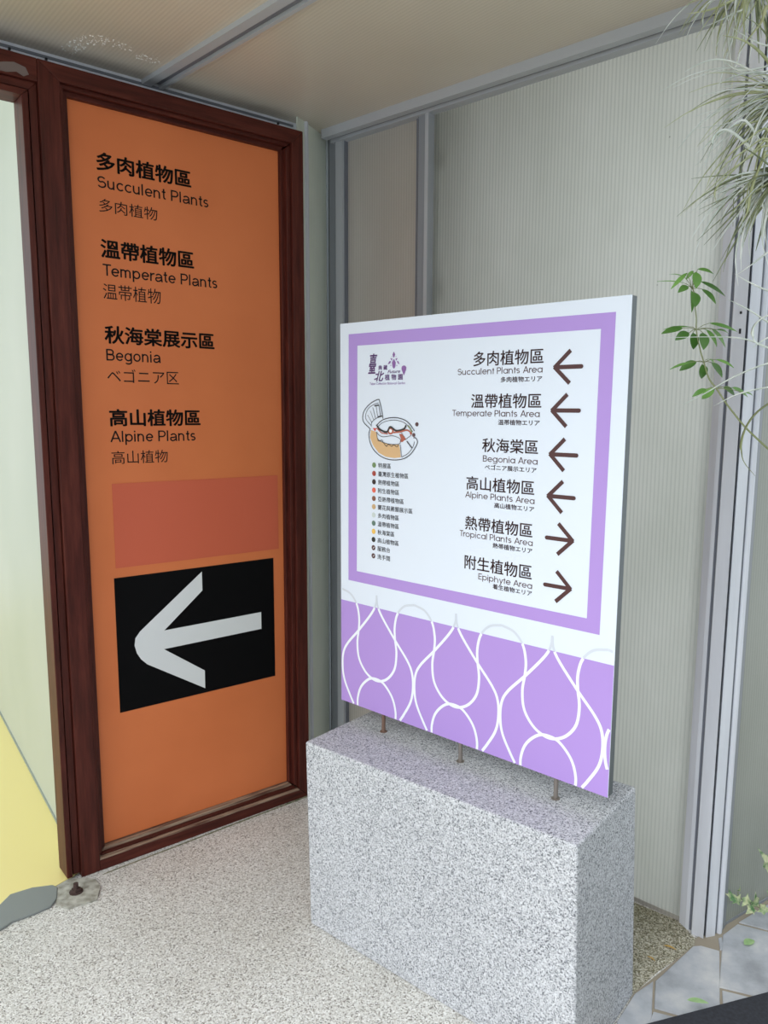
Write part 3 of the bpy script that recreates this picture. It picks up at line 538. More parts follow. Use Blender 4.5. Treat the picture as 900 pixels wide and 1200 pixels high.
# bottom rail, stepped and worn
b1 = frame_piece('bottom_rail', ((-0.025, 0.0), (0.7605, 0.0)), ((-0.025, 0.041), (0.716, 0.038)), FY, 0.05, M_wood_h, door)
frame_piece('worn_edge', ((-0.025, 0.037), (0.718, 0.034)), ((-0.023, 0.043), (0.712, 0.0405)), FY - 0.0008, 0.02, M_wood_worn, b1, 0)
frame_piece('moulding', ((-0.02, 0.040), (0.712, 0.038)), ((-0.012, 0.050), (0.702, 0.049)), FY + 0.012, 0.03, M_wood_h, b1)
frame_piece('moulding', ((-0.012, 0.048), (0.702, 0.048)), ((0.0, 0.060), (0.690, 0.060)), FY + 0.026, 0.03, M_wood_worn, b1)
# solid backing behind the panel
box('backing', -0.03, 0.74, 0.012, 0.05, 0.02, 2.37, M_gasket, door)
# light strip between frame and ceiling
tag(empty('trim_2', (DX, DY, 0), DYAW), kind='structure')
t2 = bpy.data.objects['trim_2']
box('ceiling_channel', -1.22, 0.80, 0.050, 0.085, 2.36, CEIL, M_alu, t2)
box('channel_groove', -1.22, 0.78, 0.046, 0.051, 2.424, 2.431, M_alu_dark, t2)
for t in (-0.125, -0.03, 0.72): box('rivet', t - 0.003, t + 0.003, 0.044, 0.05, 2.419, 2.425, M_gasket, t2)

# strip of sheet between frame and corner post
A = Vector((-0.3475, 2.867)); B = Vector((WX - 1.457 * math.cos(math.radians(41.5)), WY + 1.457 * math.sin(math.radians(41.5))))
d = B - A
ws = tag(empty('wall_corner', (A.x, A.y, 0), math.degrees(math.atan2(d.y, d.x))), kind='structure')
ribbed('wall_panel', -0.05, d.length + 0.004, 0, CEIL, 0.01, M_poly_strip, ws, 0.010, 0.0004)
box('edge_strip', -0.002, 0.008, 0.0, 0.014, 0, CEIL, M_alu, ws)

# ------------------------------------------------------------------ orange panel with directory lettering
pan = tag(empty('directory_panel', (DX, DY, 0.062), DYAW), 'tall orange panel with black plant-area lettering and large white arrow, inside the brown frame', 'sign')
def dm(t, z): return t, z - 0.062
box('panel', -0.002, 0.701, 0.0, 0.010, 0.0, 2.3145 - 0.062, M_orange, pan)
TXT = [('多肉植物區', .0808, .3712, 2.1395, 2.189, 1), ('Succulent Plants', .0805, .4292, 2.0900, 2.1225, 2), ('多肉植物', .082, .2585, 2.0228, 2.0605, 0),
       ('溫帶植物區', .082, .3727, 1.894, 1.946, 1), ('Temperate Plants', .082, .4528, 1.8422, 1.8758, 2), ('温帯植物', .082, .260, 1.7745, 1.820, 0),
       ('秋海棠展示區', .082, .4362, 1.646, 1.697, 1), ('Begonia', .0832, .2530, 1.5948, 1.6290, 2), ('ベゴニア区', .083, .310, 1.530, 1.5715, 0),
       ('高山植物區', .085, .3793, 1.3988, 1.4495, 1), ('Alpine Plants', .0835, .3615, 1.3500, 1.3840, 2), ('高山植物', .085, .2645, 1.2822, 1.3228, 0)]
for s, a, b, z0, z1, k in TXT:
    if k == 2: stroke_lettering(s, a, b, z0, z1 - z0, M_ink, pan, -0.0006, dm, .090, .185, True)
    else: lettering(s, a, b, z0, z1, M_ink, pan, -0.0006, dm, bold=0.0016 * k)
box('faded_patch', 0.082, 0.668, -0.0012, 0.0, 0.957 - 0.062, 1.222 - 0.062, M_peach, pan)
st = box('arrow_sticker', 0.0752, 0.6455, -0.0010, 0.0, 0.486 - 0.062, 0.926 - 0.062, M_black, pan)
ar = [(0.369, 0.911), (0.369, 0.846), (0.231, 0.731), (0.5915, 0.735), (0.5915, 0.673), (0.2275, 0.668), (0.369, 0.565), (0.369, 0.5015), (0.170, 0.628), (0.150, 0.649), (0.137, 0.672), (0.1305, 0.699), (0.134, 0.722), (0.150, 0.742)]
import mathutils
tri = mathutils.geometry.tessellate_polygon([[Vector((a, b, 0)) for a, b in ar]])
mesh('arrow', [(a, -0.0016, b - 0.062) for a, b in ar], [tuple(x) for x in tri], M_white, st)

# ------------------------------------------------------------------ granite plinth
TF = [Vector((-0.2676, 2.0325)), Vector((0.3685, 1.5201)), Vector((0.5699, 1.7864))]; TF.append(TF[0] + TF[2] - TF[1])
BF = [Vector((-0.259, 2.0401)), Vector((0.3806, 1.5048)), Vector((0.587, 1.7745))]; BF.append(BF[0] + BF[2] - BF[1])
v = [(p.x, p.y, 0.0) for p in BF] + [(p.x, p.y, 0.5505) for p in TF]
pl = mesh('plinth', v, [(3, 2, 1, 0), (4, 5, 6, 7), (0, 1, 5, 4), (1, 2, 6, 5), (2, 3, 7, 6), (3, 0, 4, 7)], M_plinth)
bev(pl, 0.006, 3)
tag(pl, 'speckled light grey granite block under the white and lilac sign', 'plinth')

# ------------------------------------------------------------------ freestanding sign
S = 0.985
SB = 0.5505
sg = tag(empty('direction_sign', (-0.18325 * S, 2.23802 * S, SB), -42.4168), 'white and lilac direction board with six maroon arrows standing on the granite plinth', 'sign')
def sm(t, z): return t * S, 1.45 + (z - 1.45) * S - SB
def sbox(name, t0, t1, z0, z1, y0, y1, m, parent):
    a = sm(t0, z0); b = sm(t1, z1)
    return box(name, a[0], b[0], y0, y1, a[1], b[1], m, parent)
W_, Z0, Z1 = 0.8758, 0.5940, 1.6908
sbox('board', 0, W_, Z0, Z1, -0.0008, 0.001, M_board, sg)
sbox('casing', 0.0006, W_ - 0.0006, Z0 + .0006, Z1 - .0006, 0.001, 0.022, M_edge, sg)
E1 = 0.0012
sbox('lilac_field', 0.0005, W_ - 0.0005, Z0, 0.902, -E1, -0.0008, M_purple, sg)
# lilac border
o = [(0.0345, 1.6605), (0.8415, 1.6590), (0.8375, 0.9640), (0.0315, 0.9650)]
i_ = [(0.0690, 1.6280), (0.8085, 1.6265), (0.8045, 0.9955), (0.0660, 0.9960)]
vv = [(sm(*p)[0], -E1, sm(*p)[1]) for p in o + i_]
mesh('lilac_border', vv, [(k, 4 + k, 4 + (k + 1) % 4, (k + 1) % 4) for k in range(4)], M_purple, sg)
# teardrop line pattern
def pattern():
    P = 0.2857
    A_ = [(-.1428, .935), (-.1063, .9255), (-.0805, .899), (-.0705, .862), (-.0715, .828), (-.0775, .785), (-.070, .738), (-.040, .702), (0, .6885)]
    A_ = A_ + [(-x, z) for x, z in A_[-2::-1]]
    Bc = [(0, .938), (.003, .912), (.020, .882), (.070, .825), (.118, .775), (.1365, .742), (.1400, .700), (.132, .660), (.108, .618), (.085, .585)]
    C_ = [(-.074, .575), (-.076, .615), (-.062, .655), (-.030, .686), (0, .693), (.030, .686), (.062, .655), (.076, .615), (.074, .575)]
    for k in range(-1, 4):
        x0 = .1464 + P * k
        for tp, cv in enumerate((A_, Bc, [(-x, z) for x, z in Bc], C_)):
            pts = catmull([(x0 + x, z, 0) for x, z in cv], 8)
            yield [(p_.x, p_.y) for p_ in pts] + [tp]
for pts in pattern():
    tp = pts.pop(); d2 = []
    for a, b in zip(pts, pts[1:]):
        for j in range(3): d2.append((a[0] + (b[0] - a[0]) * j / 3, a[1] + (b[1] - a[1]) * j / 3))
    d2.append(pts[-1])
    for nm, wd_, mm_, cond in (('teardrop_line', .0074, M_line, lambda p_: p_[1] <= .902), ('faint_teardrop_line', .0060, M_line_faint, lambda p_: p_[1] > .902)):
        run = []
        for p_ in d2 + [(9, 9)]:
            if cond(p_) and 0.004 < p_[0] < W_ - 0.004 and p_[1] > Z0 + 0.0005: run.append(p_)
            else:
                if len(run) > 2:
                    vq, fq = ribbonvf([sm(*r_) for r_ in run], wd_, -0.0013 - 0.00012 * tp)
                    mesh(nm, vq, fq, mm_, sg)
                run = []

EY = -0.0014
ROWS = [('多肉植物區', (.4716, .6687, 1.5595, 1.5934), 'Succulent Plants Area', (.4238, .6671, 1.5397), '多肉植物エリア', (.5531, .6668, 1.5198), (.6953, .7378, .7702, 1.5500, 1)),
        ('溫帶植物區', (.467, .6668, 1.4600, 1.4934), 'Temperate Plants Area', (.4074, .6635, 1.4400), '温帯植物エリア', (.5486, .6642, 1.4205), (.6924, .7335, .7686, 1.4551, 1)),
        ('秋海棠區', (.5035, .6620, 1.3550, 1.3877), 'Begonia Area', (.5063, .6620, 1.3315), 'ベゴニア展示エリア', (.5126, .6597, 1.3123), (.6914, .7315, .7670, 1.3570, 1)),
        ('高山植物區', (.4575, .6554, 1.2600, 1.2935), 'Alpine Plants Area', (.4543, .6573, 1.2400), '高山植物エリア', (.5436, .6570, 1.2215), (.6897, .7305, .7647, 1.2622, 1)),
        ('熱帶植物區', (.456, .6540, 1.1600, 1.1938), 'Tropical Plants Area', (.4379, .6559, 1.1410), '熱帯植物エリア', (.5421, .6555, 1.1230), (.7642, .7227, .6885, 1.1660, -1)),
        ('附生植物區', (.4565, .6560, 1.0602, 1.0950), 'Epiphyte Area', (.5006, .6581, 1.0388), '着生植物エリア', (.5451, .6582, 1.0217), (.7634, .7226, .6883, 1.0556, -1))]
for cj, cb_, en, eb, jp, jb, aw in ROWS:
    lettering(cj, *cb_, M_brown, sg, EY, sm, bold=0.0004)
    stroke_lettering(en, eb[0], eb[1], eb[2], 0.0150, M_brown, sg, EY, sm, .082, .235, False)
    lettering(jp, jb[0], jb[1], jb[2], jb[2] + 0.0125, M_brown, sg, EY, sm, bold=0.00022)
    tip, barb, tail, z, sgn = aw
    wd = 0.0094
    # shaft with rounded tail + two square-ended barbs
    pts = []
    s_ = sgn
    L = abs(tail - tip) * s_; Bx = abs(barb - tip) * s_; hz = 0.0355
    V = []; F = []
    def quad(p0, p1, w, y):
        p0 = Vector(p0); p1 = Vector(p1); d_ = (p1 - p0).normalized(); n_ = Vector((-d_.y, d_.x)) * w / 2
        k = len(V)
        for q_ in (p0 + n_, p0 - n_, p1 - n_, p1 + n_):
            X, Z = sm(q_.x, q_.y); V.append((X, y, Z))
        F.append((k, k + 1, k + 2, k + 3))
    quad((tip + wd * .9 * s_, z), (tip + L - wd / 2 * s_, z), wd, EY)
    for sz in (1, -1):
        quad((tip + wd * .55 * s_ - .0032 * s_, z - sz * .0012), (tip + Bx, z + sz * hz), wd, EY - .00004 * (1 + (sz > 0)))
    k = len(V)
    for j in range(12):
        a = j * math.pi / 6; X, Z = sm(tip + L - wd / 2 * s_ + math.cos(a) * wd / 2, z + math.sin(a) * wd / 2); V.append((X, EY - .0002, Z))
    F.append(tuple(range(k, k + 12)))
    mesh('arrow', V, F, M_brown, sg)

# legend
LEG = [('特展區', 'green', .1985), ('臺灣原生植物區', 'brick', .262), ('熱帶植物區', 'umber', .2295), ('附生植物區', 'coral', .2295), ('亞熱帶植物區', 'brown', .2465), ('蘭花與蕨類展示區', 'sand', .2785), ('多肉植物區', 'mist', .2295), ('溫帶植物區', 'teal', .2295), ('秋海棠區', 'gold', .213), ('高山植物區', 'black', .2293), ('服務台', 'plum', .197), ('洗手間', 'plum', .197)]
for k, (s, c_, r_) in enumerate(LEG):
    z = 1.3034 - k * (1.3034 - 1.0494) / 11
    t = .1350 - k * .0016 / 11
    flat('legend_dot', [(t + .0073 * math.cos(a * math.pi / 10), z + .0073 * math.sin(a * math.pi / 10)) for a in range(20)], EY, PR[c_], sg, sm)
    lettering(s, .1512 - k * .0025 / 11, r_, z - .0070, z + .0070, PR['ink'], sg, EY, sm, bold=0.00012)
for z in (1.0725, 1.0494):
    flat('legend_mark', [(.1312, z - .002), (.1360, z + .003), (.1372, z + .002), (.1325, z - .003)], EY - .0003, PR['white'], sg, sm)
# map drawing
mp_ = empty('map_drawing', (0, 0, 0)); mp_.parent = sg
for k, (c_, pts) in enumerate(MAPPOLYS):
    tri = mathutils.geometry.tessellate_polygon([[Vector((a, b, 0)) for a, b in pts]])
    mesh('map_area', [(sm(a, b)[0], EY - .00005 * k, sm(a, b)[1]) for a, b in pts], [tuple(x) for x in tri], PR[c_], mp_)
LV = {}
for k, (c_, w_, pts) in enumerate(MAPLINES):
    V, F = LV.setdefault(c_, ([], []))
    sp_ = [(p_.x, p_.y) for p_ in catmull([(a, b, 0) for a, b in pts], 4)] if len(pts) > 3 else pts
    vq, fq = ribbonvf([sm(a, b) for a, b in sp_], w_, EY - .0006 - .00002 * k, len(V))
    V.extend(vq); F.extend(fq)
for c_, (V, F) in LV.items(): mesh('map_line', V, F, PR[c_], mp_)
# emblem and name
em = empty('emblem', (0, 0, 0)); em.parent = sg
for k, pts in enumerate(LOGO):
    tri = mathutils.geometry.tessellate_polygon([[Vector((a, b, 0)) for a, b in pts]])
    mesh('emblem_petal', [(sm(a, b)[0], EY, sm(a, b)[1]) for a, b in pts], [tuple(x) for x in tri], M_logo, em)
flat('emblem_drop', LOGODROP, EY, M_logo, em, sm)
for s, key, wt, sh in (('臺', 'tai', .0009, .3), ('北', 'bei', .0008, .3), ('典 藏', 'dc', .0003, 0), ('植 物 園', 'pb', .0004, 0), ('Future', 'fu', .0002, .4), ('Taipei Collection Botanical Garden', 'tag', .0, 0)):
    (a, zt), (b, zb) = LOGOTEXT[key]
    lettering(s, a, b, zb, zt, M_logo, em, EY, sm, bold=wt, shear=sh)
# rods into the granite
for t, mm in ((.1640, M_rust), (.4455, M_leg), (.7355, M_leg)):
    x = t * S
    v1, f1 = tubevf([(x, 0.011, 0.0004), (x, 0.011, sm(0, Z0)[1] + 0.004)], 0.0055, 12)
    v2, f2 = tubevf([(x, 0.011, 0.0003), (x, 0.011, 0.0020)], 0.0105, 12, len(v1))
    mesh('leg', v1 + v2, f1 + f2, mm, sg, smooth=False)

# ------------------------------------------------------------------ right hand aluminium corner post
cp_ = tag(empty('wall_post', (0, 0, 0)), kind='structure')
def prof(name, pts, m): return prism(name, pts, 0, CEIL, m, cp_)
prof('post_flange', [(.8005, 2.056), (.8095, 2.033), (.8165, 2.024), (.8300, 2.045), (.82, 2.075)], M_alu)
prof('post_groove', [(.8150, 2.031), (.8240, 2.022), (.84, 2.05), (.83, 2.07)], M_alu_dark)
prof('post_face', [(.8195, 2.010), (.8425, 1.983), (.8560, 2.02), (.86, 2.10), (.835, 2.06)], M_alu)
prof('post_groove', [(.8430, 1.994), (.8520, 1.998), (.875, 2.06), (.85, 2.06)], mat('deep_post_slit', srgb(74, 78, 86), 0.6))
prof('post_face', [(.8515, 1.989), (.8800, 1.9965), (.8850, 2.02), (.89, 2.08), (.865, 2.06)], M_alu)
prof('post_groove', [(.8800, 2.006), (.8890, 2.008), (.90, 2.06), (.88, 2.06)], M_alu_dark)
prof('round_edge', [(.8975 + .0085 * math.cos(a * math.pi / 8), 2.0125 + .0085 * math.sin(a * math.pi / 8)) for a in range(16)], M_alu)
prof('post_web', [(.9030, 2.012), (.925, 2.036), (.93, 2.10), (.84, 2.12), (.83, 2.075), (.88, 2.07)], M_alu_in)
for x_, z_ in ((.8328, 1.700), (.8335, 1.655)):
    o_ = box('screw_slot', -0.002, 0.002, -0.003, 0.001, -0.006 if z_ < 1.68 else -0.003, 0.006 if z_ < 1.68 else 0.003, M_gasket, cp_)
    o_.location = (x_, 1.9935 + (.8328 - x_), z_); o_.rotation_euler = (0, 0, math.radians(-49))
wr = tag(empty('wall_right', (.9234, 2.0365, 0), 34.3), kind='structure')
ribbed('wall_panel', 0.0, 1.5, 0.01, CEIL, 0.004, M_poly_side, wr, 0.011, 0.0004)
box('bottom_channel', 0.0, 1.5, 0.002, 0.02, 0, 0.011, M_alu_in, wr)

# ------------------------------------------------------------------ ground details
gp = tag(prism('paving_bed', [(.44, 1.56), (.5874, 1.7743), (.8073, 1.9566), (.822, 1.985), (.8425, 2.00), (.88, 2.015), (.915, 2.06), (1.72, 2.62), (1.74, 1.42), (.72, 1.25)], -0.002, 0.0030, M_grout), kind='structure')
gp.name = 'floor_paving'
STONES = [[(.824, 1.952), (.867, 1.932), (.796, 1.752), (.763, 1.66), (.690, 1.697), (.624, 1.724), (.656, 1.816), (.802, 1.950)],
          [(.590, 1.772), (.650, 1.816), (.619, 1.726), (.594, 1.65), (.52, 1.62), (.52, 1.68)],
          [(.618, 1.712), (.678, 1.690), (.745, 1.655), (.66, 1.55), (.56, 1.62)],
          [(.903, 1.998), (.964, 2.046), (1.040, 2.011), (1.125, 1.966), (1.08, 1.79), (.98, 1.731), (.878, 1.773), (.812, 1.797)],
          [(.815, 1.785), (.870, 1.764), (.965, 1.725), (.93, 1.62), (.77, 1.66)],
          [(.970, 2.053), (1.105, 2.145), (1.22, 2.22), (1.30, 2.08), (1.20, 1.99), (1.045, 2.018)],
          [(1.23, 2.225), (1.50, 2.41), (1.62, 2.20), (1.31, 2.075)], [(1.13, 1.95), (1.19, 1.98), (1.40, 2.09), (1.52, 1.80), (1.10, 1.80)],
          [(1.53, 2.43), (1.73, 2.565), (1.73, 2.20), (1.65, 2.21)], [(1.325, 2.06), (1.60, 2.18), (1.73, 2.17), (1.73, 1.93), (1.545, 1.83), (1.42, 2.08)],
          [(1.555, 1.80), (1.73, 1.90), (1.73, 1.62), (1.50, 1.56)], [(1.09, 1.775), (1.53, 1.785), (1.475, 1.55), (1.20, 1.50), (.95, 1.61)],
          [(.78, 1.64), (.93, 1.60), (1.17, 1.49), (1.10, 1.36), (.80, 1.30), (.70, 1.52)], [(1.20, 1.475), (1.72, 1.595), (1.72, 1.44), (1.13, 1.36)],
          [(.870, 1.935), (.885, 1.985), (.897, 1.990), (.880, 1.940)]]
for pts in STONES:
    s_ = prism('paving_stone', pts, 0.0, 0.0065 + random.uniform(-.0008, .0008), M_slate, gp)
    bev(s_, 0.0018, 1)
# mossy line where wall meets the floor, behind the plinth
tag(prism('floor_edge_moss', [(-.36, 2.775), (-.345, 2.80), (-.93, 2.28), (-.94, 2.265)], 0.0, 0.0012, M_moss), kind='structure')
M_mossfloor = granite('mossy_aggregate', [(0, srgb(112, 108, 90)), (0.2, srgb(158, 154, 136)), (0.5, srgb(186, 182, 166)), (0.8, srgb(214, 211, 198)), (0.92, srgb(122, 118, 92))], 300, 0.9, 0.5, 0.0012, [(0.35, (0.72, 0.72, 0.64, 1)), (0.6, (1, 1, 1, 1))])
tag(prism('floor_mossy_corner', [(.46, 2.34), (.803, 2.062), (.8182, 1.995), (.835, 1.972), (.7648, 1.922), (.6742, 1.855), (.588, 1.776), (.40, 2.0)], 0.0, 0.0012, M_mossfloor), kind='structure')
# threshold mortar, cement patch, rusty bolt
th = tag(prism('floor_threshold', [(-1.1799, 2.1056), (-1.1744, 2.1546), (-1.1241, 2.1891), (-1.0678, 2.2028), (-1.0465, 2.1902), (-1.0251, 2.136), (-1.0266, 2.0996), (-1.0599, 2.064), (-1.1042, 2.0293), (-1.1216, 1.9923), (-1.17, 1.94), (-1.26, 1.98)], 0.0, 0.007, M_thresh), kind='structure')
bev(th, 0.003)
tag(prism('floor_cement_patch', [(-1.0555, 2.1987), (-1.034, 2.234), (-.985, 2.245), (-.950, 2.235), (-.92, 2.20), (-0.9065, 2.135), (-0.946, 2.110), (-0.9734, 2.0924), (-1.0162, 2.110), (-1.030, 2.14)], 0.0, 0.0050, M_cement), kind='structure')
bt = tag(empty('floor_bolt', (-.9825, 2.170, 0.005), 20), 'small rusty bolt set in cement at the foot of the brown post', 'bolt')
M_rd = mat('dark_rust', srgb(70, 52, 48), 0.85)
v1, f1 = tubevf([(0, 0, 0), (0, 0, .010)], .015, 6); mesh('nut', v1, f1, M_rd, bt)
v1, f1 = tubevf([(0, 0, .006), (0, 0, .028)], .0075, 10); mesh('shank', v1, f1, M_rd, bt)
v1, f1 = tubevf([(0, 0, .0)] * 1 + [(0, 0, .003)], .020, 12); mesh('washer', v1, f1, M_rd, bt)

# condensation droplets on the ceiling sheet
V = []; F = []
for _ in range(150):
    a = random.random(); cx_ = -.955 + .235 * a + random.uniform(-.01, .01); cy_ = 2.352 - .16 * math.sin(math.pi * min(1, a * 1.1)) * .45 + random.uniform(-.03, .03) + (.04 if a > .8 else 0)
    rr = random.uniform(.0014, .0034); k = len(V)
    for q_ in range(6): V.append((cx_ + rr * math.cos(q_ * math.pi / 3), cy_ + rr * math.sin(q_ * math.pi / 3), CEIL - .0002))
    V.append((cx_, cy_, CEIL - rr * .7))
    for q_ in range(6): F.append((k + q_, k + 6, k + (q_ + 1) % 6))
dr = mesh('condensation', V, F, mat('clear_water_droplets', srgb(245, 245, 242), 0.05, 0, 1.0), None, smooth=True)
tag(dr, 'patch of tiny glistening water droplets under the ceiling sheet above the frame', 'droplets', kind='stuff')

# black mat, lower right corner
ma = tag(empty('floor_mat', (.566, 1.632, .0085), 17.5), 'black rubber mat at the bottom right corner of the photo', 'mat')
M_rub = mat('black_rubber', srgb(34, 36, 44), 0.6)
n = nd(M_rub, 'ShaderNodeTexNoise', Scale=120.0, Detail=3.0); lk(M_rub, coords(M_rub), n.inputs['Vector'])
basecol(M_rub, ramp(M_rub, n.outputs['Fac'], [(0.3, srgb(28, 30, 37)), (0.75, srgb(46, 48, 58))]))
bev(box('slab', 0.0, 0.95, -0.55, 0.0, 0.0, 0.032, M_rub, ma), 0.003)

# ------------------------------------------------------------------ leaves and plants
def leafmat(name, c1, c2, scale=30, transl=0.25, rough=0.5):
    m = mat(name, c1, rough)
    n = nd(m, 'ShaderNodeTexNoise', Scale=scale, Detail=3.0); lk(m, coords(m), n.inputs['Vector'])
    col = ramp(m, n.outputs['Fac'], [(0.38, c1), (0.62, c2)])
    basecol(m, col)
    tr = nd(m, 'ShaderNodeBsdfTranslucent'); lk(m, col, tr.inputs['Color'])
    mx = nd(m, 'ShaderNodeMixShader'); mx.inputs[0].default_value = transl
    lk(m, m.node_tree.nodes['Principled BSDF'].outputs[0], mx.inputs[1]); lk(m, tr.outputs[0], mx.inputs[2])
    lk(m, mx.outputs[0], m.node_tree.nodes['Material Output'].inputs['Surface'])
    return m
M_leaf = leafmat('fresh_green_leaf', srgb(92, 140, 62), srgb(122, 170, 84), 12, 0.35, 0.35)
M_leaf_d = leafmat('deep_green_leaf', srgb(66, 108, 44), srgb(88, 132, 60), 12, 0.3, 0.35)
M_stem = mat('green_brown_stem', srgb(120, 128, 88), 0.6)
M_sil = leafmat('silver_green_blade', srgb(206, 216, 208), srgb(242, 247, 244), 25, 0.15, 0.7)
M_sil2 = leafmat('yellow_green_blade', srgb(178, 186, 140), srgb(212, 218, 178), 25, 0.2, 0.6)
M_sil3 = leafmat('olive_blade', srgb(118, 128, 96), srgb(158, 168, 134), 25, 0.15, 0.7)
M_ivy = leafmat('variegated_ivy', srgb(96, 140, 92), srgb(214, 220, 178), 55, 0.3, 0.5)
M_pale = leafmat('pale_green_fallen', srgb(150, 186, 128), srgb(172, 202, 146), 40, 0.2)
M_dry = leafmat('dry_yellow_fallen', srgb(196, 160, 84), srgb(176, 132, 76), 40, 0.1)

def leafmesh(name, a, b, w, m, parent, droop=0.006, fold=0.15, normal=None):
    """pointed oval leaf with folded midrib from a to b"""
    a = Vector(a); b = Vector(b); ax = b - a; L = ax.length; ax = ax.normalized()
    nrm = normal or Vector((0.15, -0.75, 0.65))
    sd = ax.cross(nrm)
    if sd.length < 1e-3: sd = ax.cross(Vector((1, 0, 0)))
    sd = sd.normalized(); up = sd.cross(ax).normalized()
    N = 8; v = []; f = []
    for i in range(N + 1):
        t = i / N
        ww = w / 2 * (math.sin(math.pi * min(1, t ** 0.85)) ** 0.75) if 0 < t < 1 else 0.0006
        cc = a + ax * L * t - up * droop * (4 * t * (t - 1)) 
        v += [cc - sd * ww + up * ww * fold, cc, cc + sd * ww + up * ww * fold]
    for i in range(N):
        k = 3 * i
        f += [(k, k + 1, k + 4, k + 3), (k + 1, k + 2, k + 5, k + 4)]
    o = mesh(name, v, f, m, parent, smooth=True)
    return o

# umbrella-leaved twig
tw = tag(empty('leafy_twig', STEM[-1]), 'slender green twig with whorls of oval leaves right of the sign', 'plant')
inv = Vector(STEM[-1])
def rel(p, o): return Vector(p) - Vector(o)
st_ = tube('stem', [rel(p_, inv) for p_ in catmull(STEM, 3)], [0.0008 + 0.0012 * i / (3 * 12) for i in range(3 * 12 + 1)], M_stem, tw)
for i, (c0, a, b, w_) in enumerate(LEAFLETS):
    lf = leafmesh('leaf', rel(a, inv), rel(b, inv), w_ * 1.2, M_leaf if (w_ < .011 or i in (2, 17, 24, 26)) else M_leaf_d, tw, 0.003)
    tube('petiole', [rel(c0, inv), (rel(c0, inv) + rel(a, inv)) / 2 + Vector((0, 0, .002)), rel(a, inv)], 0.0006, M_stem, lf, 4)

# tillandsia style air plants
def blade(name, pts, w, m, parent):
    sp = catmull(pts, 4); n_ = len(sp); v = []; f = []
    side = None
    for i, p_ in enumerate(sp):
        d_ = (sp[min(i + 1, n_ - 1)] - sp[max(i - 1, 0)]).normalized()
        s_ = d_.cross(Vector((0, 0, 1)))
        if s_.length < 0.15: s_ = side if side is not None else Vector((1, 0, 0))
        s_ = s_.normalized(); side = s_; u_ = s_.cross(d_).normalized()
        ww = w / 2 * (1 - (i / (n_ - 1)) ** 2.4) + 0.00045
        v += [p_ - s_ * ww + u_ * ww * .5, p_ - u_ * ww * .35, p_ + s_ * ww + u_ * ww * .5]
    for i in range(n_ - 1):
        k = 3 * i; f += [(k, k + 1, k + 4, k + 3), (k + 1, k + 2, k + 5, k + 4), (k + 2, k, k + 3, k + 5)]
    return mesh(name, v, f, m, parent, smooth=True)

AP = [('large silvery air plant hanging in front of the aluminium post', ROOTS[0], 0), ('drooping olive air plant hanging lowest at the right edge', ROOTS[1], 1), ('yellow-green air plant cut off by the top right corner', ROOTS[2], 2)]
cfg = [dict(n=170, L=(.13, .24), mats=(M_sil, M_sil, M_sil, M_sil3, M_sil2), up=.35), dict(n=120, L=(.11, .21), mats=(M_sil3, M_sil, M_sil, M_sil2), up=-.1), dict(n=60, L=(.10, .20), mats=(M_sil2, M_sil, M_sil3, M_sil2), up=-.1)]
for (lab, rt, g), cf in zip(AP, cfg):
    ap = tag(empty('air_plant', rt), lab, 'plant')
    R0 = Vector(rt)
    core, cf_ = tubevf([(0, 0, .03), (0, 0, .01), (0, 0, -.015), (0, 0, -.03)], [.004, .013, .012, .003], 8)
    mesh('base', core, cf_, M_sil3, ap, smooth=True)
    for l in HAND[g]:
        pts = [rel(p_, R0) for p_ in l]
        blade('leaf', [Vector((0, 0, 0)) if pts[0].length < .09 else pts[0] * .5] + pts, random.uniform(.0055, .0080), (M_sil if random.random() < (.75, .45, .25)[g] else M_sil2), ap)
    protos = []
    for j in range(12):
        L = random.uniform(*cf['L']); pts = []
        bend = random.uniform(.2, 1.3); tw_ = random.uniform(-.5, .5)
        for i in range(6):
            t = i / 5
            ang = bend * t
            pts.append((L * t * math.cos(ang * .6), L * tw_ * t * t * .4, -L * t * math.sin(ang * .6)))
        o_ = blade('leaf', pts, random.uniform(.0036, .0064), random.choice(cf['mats']), ap)
        protos.append(o_)
    for j in range(cf['n']):
        src = protos[j % 12]
        o_ = src if j < 12 else link(src.copy(), ap)
        az = random.uniform(0, 2 * math.pi); el = math.asin(random.uniform(-.75, .8 if g == 0 else .35)) + cf['up'] * .3
        o_.rotation_euler = (random.uniform(-.3, .3), -el, az)
        o_.location = (random.uniform(-.008, .008), random.uniform(-.008, .008), random.uniform(-.015, .015))
        s_ = random.uniform(.8, 1.15); o_.scale = (s_, s_, s_)
    # hanging wire up to the ceiling edge
    tube('wire', [(0, 0, .02), (0.002, 0, CEIL - R0.z)], 0.0007, M_leg, ap, 4)
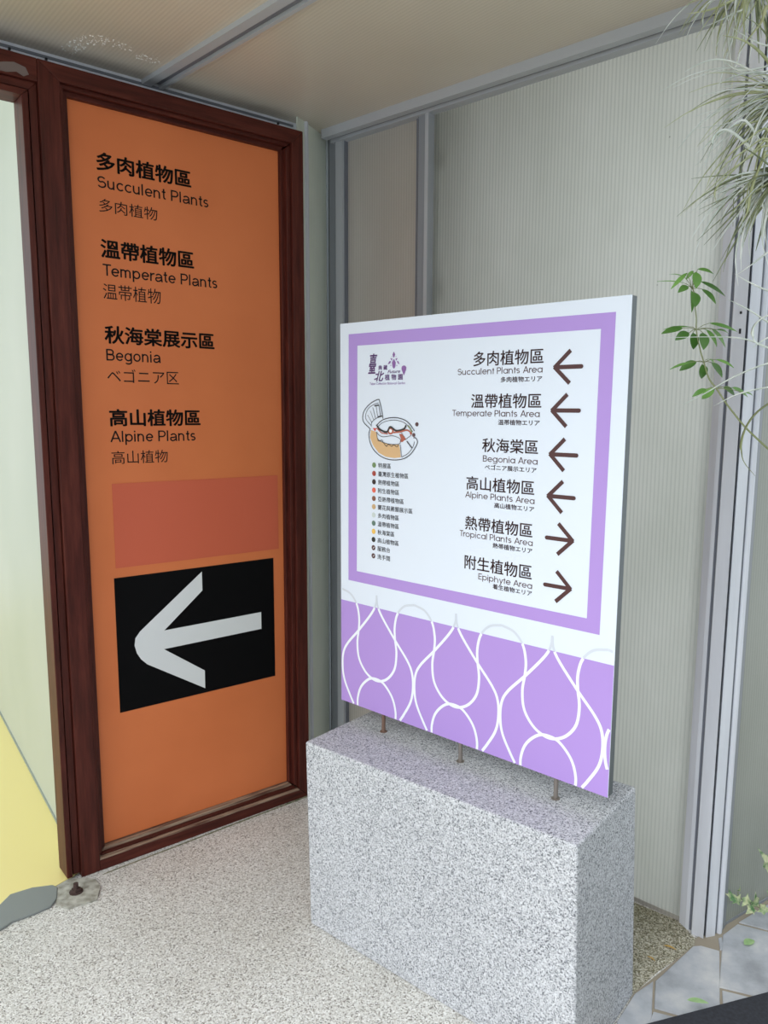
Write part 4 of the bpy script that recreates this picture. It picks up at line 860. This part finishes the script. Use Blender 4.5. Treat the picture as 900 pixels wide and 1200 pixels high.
# long stray curling blades
CL = ['white curving blade arching over the twig and the ribbed wall', 'silver blade sweeping down below the twig whorls', 'short silver blade crossing the aluminium post', 'pale brown curled blade hooking downwards at the right edge', 'thin grey tendril slanting across the top of the post', 'short grey tendril at the right edge above the twig', 'thin grey tendril crossing the post grooves', 'small looping silver tendril at the right edge', 'short silver blade below the loop at the right edge']
for lab, pts in zip(CL, CURLS):
    o0 = Vector(pts[0])
    bl_ = blade('stray_blade', [rel(p_, o0) for p_ in pts], .0056, M_sil if 'brown' not in lab else M_stem, None)
    bl_.location = o0
    tag(bl_, lab, 'leaf')

# ivy
iv = tag(empty('ivy_sprig', IVYSTEM[0][-1]), 'variegated green and cream ivy sprig near the floor at the right edge', 'plant')
o0 = Vector(IVYSTEM[0][-1])
for s_ in IVYSTEM:
    tube('stem', [rel(p_, o0) for p_ in s_], .0012, M_stem, iv, 5)
def ivy_leaf(a, b, w_, parent):
    a = Vector(a); b = Vector(b); ax = (b - a); L = ax.length * 1.15; ax.normalize()
    sd = ax.cross(Vector((.1, -.8, .6))).normalized(); up = sd.cross(ax)
    out = [(0, 0), (.05, .28), (-.12, .62), (.22, .50), (.42, .72), (.55, .36), (1, 0), (.55, -.36), (.42, -.72), (.22, -.50), (-.12, -.62), (.05, -.28)]
    cen = [(0.35, 0)]
    v = [a + ax * L * .35 + up * .0] + [a + ax * L * x + sd * w_ * .75 * y + up * (.004 * math.sin(5 * x + 3 * y)) for x, y in out]
    f = [(0, 1 + i, 1 + (i + 1) % 12) for i in range(12)]
    return mesh('leaf', v, f, M_ivy, parent, smooth=False)
for a, b, w_ in IVY: ivy_leaf(rel(a, o0), rel(b, o0), w_, iv)

def fallen(lab, x, y, z, L, w_, yaw, m):
    o_ = leafmesh('fallen_leaf', (-L / 2, 0, .002), (L / 2, 0, .0015), w_, m, None, 0.003, .1, Vector((0, 0, 1)))
    o_.location = (x, y, z); o_.rotation_euler = (0, 0, yaw)
    return tag(o_, lab, 'leaf')
fallen('oval pale green fallen leaf on the slate paving', .9613, 1.9615, .0075, .040, .024, .5, M_pale)
fl = fallen('long pale green leaf lying on the far edge of the black mat', .7200, 1.700, .0415, .050, .017, -.2, M_pale)
fallen('yellow-brown dry leaf on the floor beside the post', .7368, 1.945, .002, .034, .008, -.55, M_dry)
fallen('smaller brown dry leaf beside the plinth', .6716, 1.9006, .002, .024, .006, -.85, M_dry)
